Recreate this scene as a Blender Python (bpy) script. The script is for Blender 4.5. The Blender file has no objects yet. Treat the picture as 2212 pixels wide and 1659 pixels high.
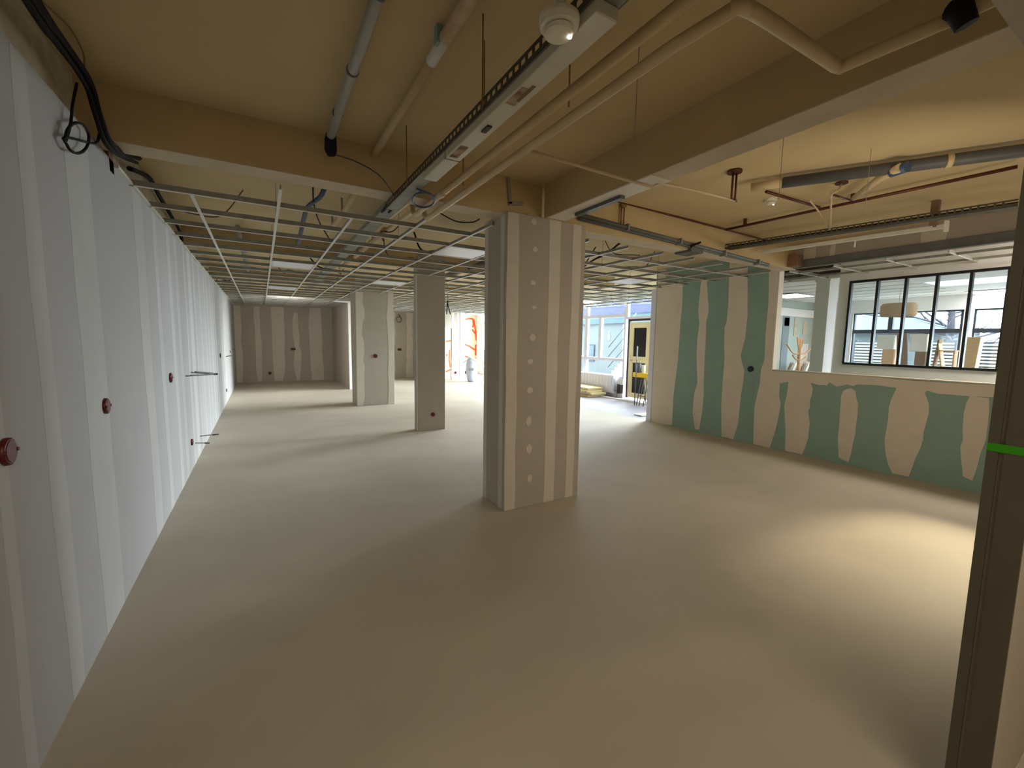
import bpy, bmesh, math, random
from mathutils import Vector, Matrix
random.seed(7)
S = bpy.context.scene
COL = S.collection
# ------------------------------------------------------------------ camera
FPX, YAW, PIT, ROL, CAMH = 921.4, .5310, .1021, .0157, 1.67
CAM = Vector((0, 0, CAMH))
fw = Vector((math.sin(YAW)*math.cos(PIT), math.cos(YAW)*math.cos(PIT), -math.sin(PIT)))
r0 = Vector((math.cos(YAW), -math.sin(YAW), 0)); u0 = r0.cross(fw)
rt = math.cos(ROL)*r0 + math.sin(ROL)*u0; up = -math.sin(ROL)*r0 + math.cos(ROL)*u0
cd = bpy.data.cameras.new('camera'); cam = bpy.data.objects.new('camera', cd); COL.objects.link(cam)
cd.sensor_width = 36; cd.lens = 36*FPX/2212; cd.clip_start = .02; cd.clip_end = 200
cam.matrix_world = Matrix(((rt.x, up.x, -fw.x, 0), (rt.y, up.y, -fw.y, 0), (rt.z, up.z, -fw.z, CAMH), (0, 0, 0, 1)))
S.camera = cam
# ------------------------------------------------------------------ world: flat overcast sky
w = bpy.data.worlds.new('sky'); S.world = w; w.use_nodes = True
bg = w.node_tree.nodes['Background']; bg.inputs[0].default_value = (.80, .90, 1.0, 1); bg.inputs[1].default_value = 7.0
S.view_settings.view_transform = 'Standard'; S.view_settings.look = 'None'
S.view_settings.exposure = 1.05; S.view_settings.gamma = 1; S.view_settings.use_curve_mapping = False
# daylight: unseen area lamps added over the courtyard and close outside the windows
def day(x, z, y0, y1, h, e, tilt=0, col=(.90, .94, 1.0)):
    l = bpy.data.lights.new('daylight_fill', 'AREA'); l.shape = 'RECTANGLE'; l.size = h; l.size_y = y1-y0; l.energy = e; l.color = col
    o = bpy.data.objects.new('daylight_fill', l); o.location = (x, (y0+y1)/2, z); o.rotation_euler = (0, math.pi/2-tilt, 0); COL.objects.link(o)
day(17.2, 3.7, 6.5, 15.6, 3.0, 5400, .1)
day(9.62, 1.8, 11.5, 17.4, 2.4, 130)
day(13.5, 1.5, -.2, 1.8, 1.1, 50)
# added warm spot, unseen beyond the half wall, makes the bright floor patch
sp = bpy.data.lights.new('patch_spot', 'SPOT'); sp.energy = 480; sp.spot_size = math.radians(25); sp.spot_blend = 1; sp.shadow_soft_size = .2; sp.color = (1, .86, .58)
so = bpy.data.objects.new('patch_spot', sp); COL.objects.link(so); so.location = (8.15, 1.15, 2.4); so.rotation_euler = (Vector((4.5, 1.15, 0))-so.location).to_track_quat('-Z', 'Y').to_euler()
# unseen area lamps added as fill to brighten the room
def fill_light(x, y, z, sx, sy, tilt, e, col, rz=0):
    l = bpy.data.lights.new('fill_lamp', 'AREA'); l.shape = 'RECTANGLE'; l.size = sx; l.size_y = sy; l.energy = e; l.color = col
    o = bpy.data.objects.new('fill_lamp', l); o.location = (x, y, z); o.rotation_euler = (tilt, 0, rz); COL.objects.link(o)
fill_light(.7, -1.5, 2.48, 2.6, 1.4, math.radians(42), 20, (1, .87, .64))  # added warm fill behind the viewer
fill_light(7.75, .35, 2.74, .5, 1.2, math.radians(20), 38, (1, .93, .84))     # added fill beyond the half wall
fill_light(.7, 13.2, 2.6, .56, .56, math.radians(40), 14, (1, .95, .88))     # added fill turned towards the back wall
fill_light(3.9, .62, 1.95, 1.6, .5, math.radians(82), 13, (1, .88, .68), math.radians(-38))     # added fill for the right bay, out of view by the near wall
# ------------------------------------------------------------------ helpers
def lin(c): return c/12.92 if c <= .04045 else ((c+.055)/1.055)**2.4
def rgb(r, g, b): return (lin(r/255), lin(g/255), lin(b/255), 1)
def mat(name, c, rough=.7, metal=0, noise=0, scale=4, bump=0, bscale=60, emit=0, spec=.3, c2=None, detail=5, coord='Object', stretch=(1, 1, 1)):
    m = bpy.data.materials.new(name); m.use_nodes = True; nt = m.node_tree; p = nt.nodes['Principled BSDF']
    p.inputs['Base Color'].default_value = c; p.inputs['Roughness'].default_value = rough
    p.inputs['Metallic'].default_value = metal; p.inputs['Specular IOR Level'].default_value = spec
    if emit:
        p.inputs['Emission Color'].default_value = c; p.inputs['Emission Strength'].default_value = emit
    tc = nt.nodes.new('ShaderNodeTexCoord'); mp = nt.nodes.new('ShaderNodeMapping'); mp.inputs['Scale'].default_value = stretch
    nt.links.new(tc.outputs[coord], mp.inputs[0])
    if noise or c2:
        n = nt.nodes.new('ShaderNodeTexNoise'); n.inputs['Scale'].default_value = scale; n.inputs['Detail'].default_value = detail
        nt.links.new(mp.outputs[0], n.inputs['Vector'])
        mx = nt.nodes.new('ShaderNodeMix'); mx.data_type = 'RGBA'
        k = 1-noise
        mx.inputs['A'].default_value = c if c2 else (c[0]*k, c[1]*k, c[2]*k, 1)
        mx.inputs['B'].default_value = c2 or (min(1, c[0]*(1+noise)), min(1, c[1]*(1+noise)), min(1, c[2]*(1+noise)), 1)
        rp = nt.nodes.new('ShaderNodeMapRange'); rp.inputs[1].default_value = .3; rp.inputs[2].default_value = .7
        nt.links.new(n.outputs['Fac'], rp.inputs[0]); nt.links.new(rp.outputs[0], mx.inputs['Factor'])
        nt.links.new(mx.outputs['Result'], p.inputs['Base Color'])
    if bump:
        n2 = nt.nodes.new('ShaderNodeTexNoise'); n2.inputs['Scale'].default_value = bscale; n2.inputs['Detail'].default_value = 4
        nt.links.new(mp.outputs[0], n2.inputs['Vector'])
        b = nt.nodes.new('ShaderNodeBump'); b.inputs['Strength'].default_value = bump; b.inputs['Distance'].default_value = .01
        nt.links.new(n2.outputs['Fac'], b.inputs['Height']); nt.links.new(b.outputs[0], p.inputs['Normal'])
    return m
M = dict(
    floor=mat('screed floor', rgb(187, 177, 160), .6, noise=.10, scale=.55, bump=.05, bscale=9, spec=.15, detail=8),
    floor2=mat('annex floor film', rgb(164, 158, 166), .4, noise=.08, scale=2, bump=.05, bscale=7, spec=.3),
    slab=mat('painted slab', rgb(206, 184, 142), .85, noise=.06, scale=1.3, bump=.08, bscale=40, spec=.15),
    beam=mat('painted beam', rgb(198, 174, 130), .8, noise=.06, scale=2, bump=.08, bscale=40, spec=.15),
    soffit=mat('pale soffit', rgb(205, 190, 165), .8, noise=.08, scale=3, spec=.15),
    board=mat('grey plasterboard', rgb(176, 167, 154), .85, noise=.03, scale=3, spec=.15),
    comp=mat('joint compound', rgb(206, 197, 182), .85, noise=.04, scale=5, spec=.15),
    lboard=mat('lining board', rgb(166, 163, 160), .8, noise=.025, scale=2, spec=.2),
    lcomp=mat('lining compound', rgb(178, 176, 171), .8, noise=.03, scale=3, spec=.2),
    rough=mat('bare masonry strip', rgb(196, 184, 160), .9, noise=.16, scale=9, bump=.3, bscale=30, spec=.1),
    green=mat('moisture board', rgb(146, 172, 160), .85, noise=.05, scale=4, spec=.15),
    gcomp=mat('green wall compound', rgb(222, 210, 192), .85, noise=.035, scale=5, spec=.15),
    white=mat('white paint', rgb(232, 230, 226), .6, noise=.02, scale=3, spec=.3),
    upvc=mat('white window frame', rgb(222, 222, 232), .35, spec=.5, noise=.01),
    black=mat('black metal', rgb(26, 22, 24), .45, spec=.4, noise=.05),
    anthra=mat('anthracite frame', rgb(45, 48, 58), .5, spec=.4, noise=.05),
    galv=mat('galvanised steel', rgb(140, 142, 140), .5, metal=.4, noise=.12, scale=14, spec=.5),
    galvd=mat('dull galvanised steel', rgb(150, 150, 142), .55, metal=.2, noise=.15, scale=12, spec=.4),
    trayd=mat('dark dusty tray steel', rgb(82, 78, 66), .6, metal=.2, noise=.2, scale=12),
    track=mat('dull steel track', rgb(108, 110, 106), .6, metal=.2, noise=.1, scale=8),
    jamb=mat('jamb steel', rgb(88, 83, 70), .6, noise=.06, scale=4),
    tee=mat('white tee face', rgb(222, 222, 216), .5, noise=.03, spec=.4),
    pipe=mat('cream painted pipe', rgb(206, 184, 142), .55, noise=.06, scale=5, spec=.4),
    pipeg=mat('grey plastic pipe', rgb(170, 168, 160), .4, noise=.05, scale=5, spec=.5),
    rust=mat('scabby pink paint', rgb(200, 160, 125), .7, scale=18, c2=rgb(208, 190, 155)),
    cable=mat('black cable sheath', rgb(22, 21, 23), .7, spec=.2, noise=.1, scale=20),
    bluec=mat('blue conduit', rgb(70, 88, 115), .5, spec=.4, noise=.1, scale=20),
    grey=mat('dark grey cable', rgb(90, 86, 80), .5, spec=.4, noise=.1),
    red=mat('dark red plastic', rgb(86, 10, 20), .4, spec=.5, noise=.05),
    batten=mat('batten enamel', rgb(208, 204, 186), .45, noise=.05, scale=6, spec=.4),
    stain=mat('rust stain', rgb(120, 88, 60), .8, c2=rgb(196, 180, 150), scale=14),
    plast=mat('white plastic', rgb(228, 222, 206), .4, spec=.5, noise=.02),
    panel=mat('light panel diffuser', rgb(238, 240, 244), .4, spec=.4, noise=.01),
    dgrey=mat('dark grey duct', rgb(92, 92, 92), .5, spec=.4, noise=.08, scale=6),
    copper=mat('old copper pipe', rgb(92, 50, 34), .45, metal=.4, spec=.4, noise=.15, scale=20),
    brass=mat('tarnished pipe', rgb(140, 108, 60), .5, metal=.3, noise=.15, scale=20),
    yel=mat('pale yellow door paint', rgb(226, 212, 166), .5, spec=.4, noise=.03),
    dglass=mat('dark door pane', rgb(16, 13, 16), .25, spec=.3, noise=.1),
    ybar=mat('yellow beam paint', rgb(240, 196, 30), .45, spec=.4, noise=.03),
    foam=mat('yellow insulation foam', rgb(222, 204, 158), .85, noise=.06, scale=12, bump=.2, bscale=30),
    bag=mat('pale bag film', rgb(196, 204, 222), .5, noise=.05, scale=6, bump=.15, bscale=12),
    cream=mat('cream plaster', rgb(238, 218, 184), .85, noise=.05, scale=3),
    orange=mat('orange marking paint', rgb(236, 92, 50), .7, noise=.08, scale=12),
    laser=mat('green laser light', rgb(50, 130, 8), .6, emit=.05),
    wood=mat('light wood', rgb(212, 170, 122), .6, noise=.08, scale=6, stretch=(1, 1, 8)),
    dwood=mat('brown board', rgb(140, 112, 86), .7, noise=.08, scale=6),
    card=mat('white board face', rgb(232, 226, 214), .7, noise=.02),
    drum=mat('beige lamp shade', rgb(186, 152, 116), .8, noise=.05, scale=20),
    teal=mat('pale grey green wall', rgb(176, 190, 182), .8, noise=.03),
    tealc=mat('grey blue wall', rgb(134, 146, 148), .8, noise=.04),
    lamp=mat('lit lamp diffuser', (1, .93, .82, 1), .5, emit=7),
    lampc=mat('lit cool diffuser', (1, .95, 1, 1), .5, emit=5),
    ext=mat('pale render outside', rgb(104, 109, 108), .9, noise=.05, scale=1),
    extw=mat('white steps outside', rgb(142, 146, 140), .9, noise=.03, scale=1),
    slate=mat('slate', rgb(76, 78, 108), .8, noise=.18, scale=6),
    zinc=mat('zinc roof', rgb(84, 96, 106), .7, noise=.1, scale=3),
    gut=mat('blue grey fascia', rgb(74, 94, 98), .7, noise=.05),
    bark=mat('bark', rgb(70, 66, 72), .9, noise=.2, scale=8),
    ground=mat('courtyard paving', rgb(84, 86, 84), .9, noise=.1, scale=2),
    slatm=mat('pale fence slat', rgb(134, 130, 120), .8, noise=.05),
)
g = bpy.data.materials.new('window glass'); g.use_nodes = True; nt = g.node_tree
nt.nodes.remove(nt.nodes['Principled BSDF']); tb = nt.nodes.new('ShaderNodeBsdfTransparent'); tb.inputs[0].default_value = (.93, .97, .98, 1)
gl = nt.nodes.new('ShaderNodeBsdfGlossy'); gl.inputs['Roughness'].default_value = .03; mx = nt.nodes.new('ShaderNodeMixShader')
mx.inputs[0].default_value = .05; nt.links.new(tb.outputs[0], mx.inputs[1]); nt.links.new(gl.outputs[0], mx.inputs[2])
nt.links.new(mx.outputs[0], nt.nodes['Material Output'].inputs[0]); M['glass'] = g
nt = M['floor'].node_tree; pn = nt.nodes['Principled BSDF']; src = pn.inputs['Base Color'].links[0].from_socket
tc = nt.nodes['Texture Coordinate']; wv_ = nt.nodes.new('ShaderNodeTexWave'); wv_.wave_type = 'RINGS'; wv_.inputs['Scale'].default_value = .35
wv_.inputs['Distortion'].default_value = 16; wv_.inputs['Detail'].default_value = 5; wv_.inputs['Detail Scale'].default_value = 1.3
mx2 = nt.nodes.new('ShaderNodeMix'); mx2.data_type = 'RGBA'; mx2.blend_type = 'MULTIPLY'; mx2.inputs['Factor'].default_value = 1
mr = nt.nodes.new('ShaderNodeMapRange'); mr.inputs[3].default_value = .975; mr.inputs[4].default_value = 1.02
nt.links.new(tc.outputs['Object'], wv_.inputs['Vector']); nt.links.new(wv_.outputs['Fac'], mr.inputs[0]); nt.links.new(src, mx2.inputs['A']); nt.links.new(mr.outputs[0], mx2.inputs['B'])
nt.links.new(mx2.outputs['Result'], pn.inputs['Base Color'])

def W(px, py, ax, v):
    d = fw + rt*(px-1106)/FPX - up*(py-829.5)/FPX; i = 'xyz'.index(ax); t = (v-CAM[i])/d[i]; return CAM + d*t

def tag(o, label=None, cat=None, group=None, kind=None):
    if label: o['label'] = label
    if cat: o['category'] = cat
    if group: o['group'] = group
    if kind: o['kind'] = kind
    return o
def thing(name, label, cat, loc=(0, 0, 0), group=None):
    o = bpy.data.objects.new(name, None); COL.objects.link(o); o.location = loc; o.empty_display_size = .1
    return tag(o, label, cat, group)
class MB:
    def __init__(s): s.b = bmesh.new()
    def box(s, a, c, bev=0):
        x0, y0, z0 = [min(a[i], c[i]) for i in range(3)]; x1, y1, z1 = [max(a[i], c[i]) for i in range(3)]
        vs = [s.b.verts.new(p) for p in ((x0, y0, z0), (x1, y0, z0), (x1, y1, z0), (x0, y1, z0), (x0, y0, z1), (x1, y0, z1), (x1, y1, z1), (x0, y1, z1))]
        fs = [s.b.faces.new([vs[i] for i in q]) for q in ((0, 3, 2, 1), (4, 5, 6, 7), (0, 1, 5, 4), (1, 2, 6, 5), (2, 3, 7, 6), (3, 0, 4, 7))]
        if bev:
            es = set(e for f in fs for e in f.edges)
            bmesh.ops.bevel(s.b, geom=list(es), offset=bev, segments=1, affect='EDGES')
        return s
    def beam(s, p, q, wd, h, upv=(0, 0, 1)):          # rectangular bar from p to q
        p = Vector(p); q = Vector(q); d = (q-p).normalized(); u = Vector(upv)
        sd = d.cross(u).normalized(); u = sd.cross(d)
        vs = [s.b.verts.new(c + sd*a*wd/2 + u*b*h/2) for c in (p, q) for a, b in ((-1, -1), (1, -1), (1, 1), (-1, 1))]
        for f in ((0, 1, 2, 3), (7, 6, 5, 4), (0, 4, 5, 1), (1, 5, 6, 2), (2, 6, 7, 3), (3, 7, 4, 0)): s.b.faces.new([vs[i] for i in f])
        return s
    def tube(s, pts, r, seg=10, cap=True):
        pts = [Vector(p) for p in pts]; rings = []; n = len(pts)
        t0 = (pts[1]-pts[0]).normalized(); u = t0.orthogonal().normalized()
        for i, p in enumerate(pts):
            t = ((pts[min(i+1, n-1)]-p).normalized() + (p-pts[max(i-1, 0)]).normalized())
            t = t.normalized() if t.length > 1e-6 else t0
            u = (u - t*u.dot(t)).normalized(); v = t.cross(u); rr = r[i] if isinstance(r, (list, tuple)) else r
            rings.append([s.b.verts.new(p + (u*math.cos(a)+v*math.sin(a))*rr) for a in [2*math.pi*k/seg for k in range(seg)]])
        for a, b in zip(rings, rings[1:]):
            for k in range(seg):
                f = s.b.faces.new([a[k], a[(k+1) % seg], b[(k+1) % seg], b[k]]); f.smooth = seg > 5
        if cap: s.b.faces.new(rings[0][::-1]); s.b.faces.new(rings[-1])
        return s
    def poly(s, pts, d):                              # flat outline thickened by vector d
        vs = [s.b.verts.new(p) for p in pts]; f = s.b.faces.new(vs)
        r = bmesh.ops.extrude_face_region(s.b, geom=[f]); nv = [e for e in r['geom'] if isinstance(e, bmesh.types.BMVert)]
        bmesh.ops.translate(s.b, verts=nv, vec=Vector(d))
        return s
    def build(s, name, m, parent=None, smooth=False):
        bmesh.ops.recalc_face_normals(s.b, faces=s.b.faces)
        bmesh.ops.triangulate(s.b, faces=[f for f in s.b.faces if len(f.verts) > 4])
        me = bpy.data.meshes.new(name); s.b.to_mesh(me); s.b.free(); me.materials.append(M[m] if isinstance(m, str) else m)
        o = bpy.data.objects.new(name, me); COL.objects.link(o)
        if parent:
            o.parent = parent; o.matrix_parent_inverse = Matrix.Translation(-parent.location)
        return o
def B(name, a, c, m, parent=None, bev=0): return MB().box(a, c, bev).build(name, m, parent)
def T(name, pts, r, m, parent=None, seg=10): return MB().tube(pts, r, seg).build(name, m, parent)
def struct(o): o['kind'] = 'structure'; return o
def smoothpath(pts, n=6):
    pts = [Vector(p) for p in pts]; out = []
    P = [pts[0]] + pts + [pts[-1]]
    for i in range(1, len(P)-2):
        for k in range(n):
            t = k/n; a, b, c, d = P[i-1], P[i], P[i+1], P[i+2]
            out.append(.5*((2*b)+(-a+c)*t+(2*a-5*b+4*c-d)*t*t+(-a+3*b-3*c+d)*t**3))
    return out + [pts[-1]]
# joint compound bands: irregular raised strips on a wall plane
def band(plane, v, u0, u1, z0, z1, parent, m, nrm, amp=.02, step=.16, th=.003, taper=0, name='compound_band', label=None):
    rnd = random.Random(hash((round(u0*100), round(v*10), round(z1*10))) & 0xffff)
    n = max(2, int((z1-z0)/step)); L = []; R = []; a = b = 0
    for i in range(n+1):
        z = z0+(z1-z0)*i/n; a = a*.6+rnd.uniform(-amp, amp); b = b*.6+rnd.uniform(-amp, amp)
        e = taper if i in (0, n) else 0
        L.append((u0+a+e, z)); R.append((u1+b-e, z))
    pts = L + R[::-1]
    P = [(v, p[0], p[1]) if plane == 'x' else (p[0], v, p[1]) for p in pts]
    d = Vector((nrm, 0, 0)) if plane == 'x' else Vector((0, nrm, 0))
    return MB().poly(P, d*th).build(name, m, parent)
def traced(pts, plane, v, parent, m, nrm, th=.003, name='compound_band', zmax=None):
    P = [W(x, y, plane, v) for x, y in pts]
    d = Vector((nrm, 0, 0)) if plane == 'x' else Vector((0, nrm, 0))
    return MB().poly(P, d*th).build(name, m, parent)

# ================================================================== STRUCTURE
ZS, ZG, ZB = 3.15, 2.77, 2.83
struct(MB().box((-.95, -2.6, -.15), (7.1, 20.1, 0)).box((7.1, -2.6, -.15), (14.0, 6.25, 0)).build('floor', 'floor'))
fa = struct(B('floor', (7.1, 6.25, -.15), (9.35, 20.1, -.002), 'floor2'))
struct(B('ceiling', (-.95, -2.6, ZS), (9.45, 20.1, ZS+.25), 'slab'))
up_ = struct(B('wall_upper', (-.95, -2.6, ZS+.25), (7.1, 20.1, 9.5), 'ext'))  # unseen upper storeys, added to keep sky light off the courtyard
# left wall: bare wall and, in front of it, the plasterboard lining
wl = struct(B('wall_left', (-1.05, -2.6, 0), (-.88, 18.2, ZS), 'rough'))
lin_ = MB(); lin_.box((-.88, -2.6, 0), (-.80, 18.05, 2.80))
wl2 = struct(lin_.build('wall_left', 'lboard'))
ys = [1.55, 2.14, 2.60, 3.20, 4.50, 5.1]
wd = [.34, .09, .16, .36, .30, .16]
y = 5.75
while y < 17.8:
    ys.append(y); wd.append(random.choice([.14, .2, .3])); y += random.choice([.42, .55, .62])
for yy, q in zip(ys, wd):
    band('x', -.80, yy-q/2, yy+q/2, .0, 2.79, wl2, 'lcomp', 1, amp=.02, step=.28, th=.0008)
for k, (x0, y0, x1, y1) in enumerate([]): pass
# back wall
wb = struct(B('wall_back', (-.88, 18.05, 0), (6.35, 18.2, ZS), 'board'))
o = lambda L: [(440+a/4.366, 600+b/4.366) for a, b in L]
for L in ([(225, 255), (345, 262), (350, 380), (356, 470), (352, 600), (368, 700), (372, 820), (365, 985), (300, 990), (240, 990)],
          [(475, 268), (525, 270), (530, 400), (530, 480), (548, 600), (550, 800), (548, 975), (512, 978), (495, 850), (488, 600), (480, 450), (472, 350)],
          [(632, 272), (755, 276), (758, 400), (765, 600), (760, 700), (770, 800), (765, 900), (745, 970), (670, 972), (655, 800), (645, 600), (640, 420)],
          [(850, 330), (885, 330), (892, 480), (905, 560), (900, 640), (925, 710), (910, 960), (880, 968), (850, 830), (860, 650), (840, 520), (838, 400)],
          [(1000, 285), (1100, 290), (1112, 450), (1118, 600), (1115, 700), (1132, 850), (1135, 962), (1022, 965), (1008, 800), (1005, 700), (998, 560), (988, 440)],
          [(1280, 300), (1340, 302), (1345, 960), (1310, 960), (1290, 880), (1300, 700), (1290, 500)]):
    traced(o(L), 'y', 18.05, wb, 'comp', -1, th=.004)
for a, b in ((3.2, 3.55), (4.35, 4.55), (4.72, 4.86), (5.35, 5.62), (5.9, 6.2)):
    band('y', 18.05, a, b, 0, 2.77, wb, 'comp', -1, amp=.03, th=.004)
# partition stub near the back
wp = struct(B('wall_partition', (2.42, 14.55, 0), (2.62, 18.05, ZS), 'board'))
B('end_face', (2.43, 14.54, 0), (2.61, 14.55, 2.77), 'white', wp)
# back annex wall with a doorway, white post beside it
wc = struct(MB().box((6.74, 16.4, 0), (7.1, 16.52, ZS)).box((5.95, 16.4, 2.12), (6.74, 16.52, ZS)).box((5.85, 16.4, 0), (5.97, 18.05, ZS)).build('wall_annex', 'board'))
band('y', 16.4, 6.74, 6.83, 0, 2.77, wc, 'comp', -1, amp=.008); band('y', 16.4, 6.95, 7.1, 0, 2.77, wc, 'comp', -1, amp=.012)
struct(B('trim_1', (7.1, 16.38, 0), (7.32, 16.56, ZS), 'white'))
wo = struct(MB().box((5.97, 19.4, 0), (9.35, 19.5, ZS)).build('wall_rear_annex', 'cream'))
def strokes(L, wdt=.07, plane='y', v=19.4):
    for pts in L:
        P = [W(x, y, plane, v) for x, y in pts]
        for a, b in zip(P, P[1:]):
            dd = (b-a).normalized(); n = Vector((-dd.z, 0, dd.x))*wdt/2
            MB().poly([a-n, b-n, b+n, a+n], (0, -.004, 0)).build('orange_mark', 'orange', wo)
strokes([[(1004, 690), (1014, 688), (1021, 689)], [(1021, 688), (1023, 700), (1021, 707)], [(1023, 690), (1027, 712), (1030, 737)], [(1020, 712), (1028, 722), (1029, 734)],
         [(1028, 744), (1027, 758), (1028, 768)], [(1000, 742), (1014, 748), (1026, 756)], [(1000, 768), (1012, 772)], [(963, 738), (974, 736)], [(971, 755), (970, 778), (973, 794)],
         [(963, 768), (967, 766)], [(963, 803), (974, 798)], [(1026, 772), (1027, 790)]], .085)
# right wall: full height, then half wall under a wide opening, then lintel
XR = 7.05
wr = struct(MB().box((XR, 3.79, 0), (XR+.12, 6.2, ZS)).box((XR, .30, 0), (XR+.12, 3.79, 1.26)).build('wall_right', 'green'))
o = lambda L: [(1400+a/2.719, 560+b/2.719) for a, b in L]
GP = [[(84, 130), (205, 125), (203, 250), (190, 380), (185, 470), (175, 600), (150, 800), (140, 975), (45, 965), (65, 600), (80, 250)],
      [(312, 125), (345, 125), (357, 300), (342, 370), (338, 500), (330, 650), (328, 740), (328, 800), (318, 900), (300, 1000), (275, 998), (262, 900), (270, 790), (290, 730), (285, 560), (290, 470), (302, 380), (295, 300)],
      [(480, 10), (585, 0), (585, 330), (570, 470), (545, 560), (550, 600), (565, 650), (560, 720), (545, 800), (530, 960), (500, 1058), (432, 1040), (430, 850), (440, 700), (450, 590), (447, 500), (450, 400), (462, 370), (472, 250)],
      [(712, 0), (772, 0), (728, 655), (733, 705), (775, 728), (770, 800), (780, 850), (768, 920), (750, 1000), (715, 1108), (618, 1085), (622, 960), (625, 870), (640, 800), (655, 740), (665, 640), (678, 610), (685, 580), (690, 450), (708, 250)],
      [(728, 655), (1300, 690), (1570, 715), (2060, 742), (2060, 812), (1890, 805), (1780, 795), (1700, 790), (1640, 770), (1460, 755), (1350, 740), (1230, 735), (1205, 745), (1170, 735), (1110, 748), (1085, 735), (1065, 722), (1050, 740), (1000, 738), (955, 725), (825, 720), (775, 728), (733, 705)],
      [(825, 720), (955, 725), (968, 760), (962, 800), (950, 830), (952, 870), (940, 890), (950, 960), (940, 1050), (925, 1100), (905, 1146), (805, 1125), (808, 1000), (800, 860), (815, 800)],
      [(1150, 770), (1190, 757), (1220, 775), (1222, 810), (1235, 850), (1230, 920), (1222, 970), (1218, 1020), (1205, 1080), (1190, 1150), (1175, 1192), (1120, 1165), (1115, 1050), (1125, 950), (1130, 870), (1135, 800)],
      [(1460, 755), (1640, 770), (1625, 785), (1640, 820), (1650, 850), (1650, 900), (1635, 960), (1620, 1010), (1615, 1060), (1600, 1110), (1570, 1170), (1550, 1230), (1530, 1277), (1435, 1257), (1412, 1210), (1395, 1140), (1390, 1060), (1400, 1000), (1410, 950), (1415, 870), (1430, 820)],
      [(1890, 805), (2003, 815), (2005, 860), (2003, 900), (1995, 980), (1985, 1060), (1950, 1150), (1930, 1230), (1905, 1300), (1850, 1275), (1840, 1180), (1835, 1100), (1850, 1060), (1848, 1000), (1855, 900), (1868, 850)]]
band('x', XR, 5.98, 6.18, .003, 3.14, wr, 'gcomp', -1, amp=.004, th=.0022)
for i, L in enumerate(GP): traced(o(L), 'x', XR, wr, 'gcomp', -1, th=.003+.00025*i)
MB().box((XR-.005, 3.775, 1.26), (XR+.125, 3.79, ZB)).build('reveal', 'card', wr)
B('sill_board', (XR-.006, .3, 1.26), (XR+.126, 3.775, 1.272), 'gcomp', wr)
wlnt = struct(B('wall_lintel', (XR-.01, .3, ZB), (XR+.12, 3.79, ZS), 'board'))
for a, b in ((1.9, 2.12), (3.3, 3.45), (3.05, 3.1)): band('x', XR-.01, a, b, ZB+.08, ZS-.06, wlnt, 'comp', -1, amp=.01)
# front wall with the opening the view looks out of
wf = struct(MB().box((2.12, .30, 0), (XR, .405, ZS)).box((-.88, .30, 2.54), (2.12, .405, ZS)).build('wall_front', 'board'))
MB().box((2.105, .379, 0), (2.12, .406, 2.54)).box((2.105, .30, 0), (2.12, .366, 2.54)).build('jamb_stud', 'jamb', wf)
B('laser_line', (2.103, .30, 1.325), (2.105, .405, 1.352), 'laser', wf)
struct(B('wall_rear', (-1.05, -2.6, 0), (14.0, -2.5, ZS), 'board'))
# divider between annex and next room
struct(B('wall_divider', (XR+.12, 6.2, 0), (13.1, 6.32, ZS), 'teal'))
# ------------------------------------------------------------------ facade x = 9.3
XF = 9.3
struct(MB().box((XF, 7.85, 0), (XF+.2, 8.16, ZS)).box((XF, 6.32, 0), (XF+.2, 7.85, .56)).box((XF, 9.28, 0), (XF+.2, 19.0, .56)).box((XF, 6.32, 2.98), (XF+.2, 19.5, ZS)).box((XF, 19.0, 0), (XF+.2, 19.5, ZS)).build('wall_facade', 'white'))
struct(B('trim_2', (XF-.02, 7.9, 0), (XF, 8.16, 2.98), 'white'))
def wframe(name, y0, y1, z0, z1, bars_h=(), bars_v=(), fwd=.07):
    fr = MB(); x0, x1 = XF+.02, XF+.1
    fr.box((x0, y0, z0), (x1, y0+fwd, z1)).box((x0, y1-fwd, z0), (x1, y1, z1)).box((x0, y0+fwd, z0), (x1, y1-fwd, z0+fwd)).box((x0, y0+fwd, z1-fwd), (x1, y1-fwd, z1))
    fo = struct(fr.build(name, 'upvc'))
    for z in bars_h: B('rail', (x0, y0+fwd, z-.045), (x1, y1-fwd, z+.045), 'upvc', fo)
    for (yy, za, zb) in bars_v: B('mullion', (x0-.01, yy-.06, za), (x1, yy+.06, zb), 'upvc', fo)
    zs = [z0]+list(bars_h)+[z1]
    for a, b in zip(zs, zs[1:]):
        B('pane', (x0+.035, y0+fwd, a+.05), (x0+.041, y1-fwd, b-.05), 'glass', fo)
    return fo
wframe('window_1', 8.16, 9.28, 2.34, 2.98)
wframe('window_12', 6.32, 7.85, .56, 2.98, (1.13, 2.46), ((7.0, 1.17, 2.42),))  # unseen window, added to let more light in
n = 2; y = 9.28
for q in (1.78, 1.75, 1.75, 1.75, 1.4, 1.29):
    wframe('window_%d' % n, y, y+q, .56, 2.98, (1.13, 2.46), ((y+q*.62, 1.17, 2.42),)); n += 1; y += q
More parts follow.
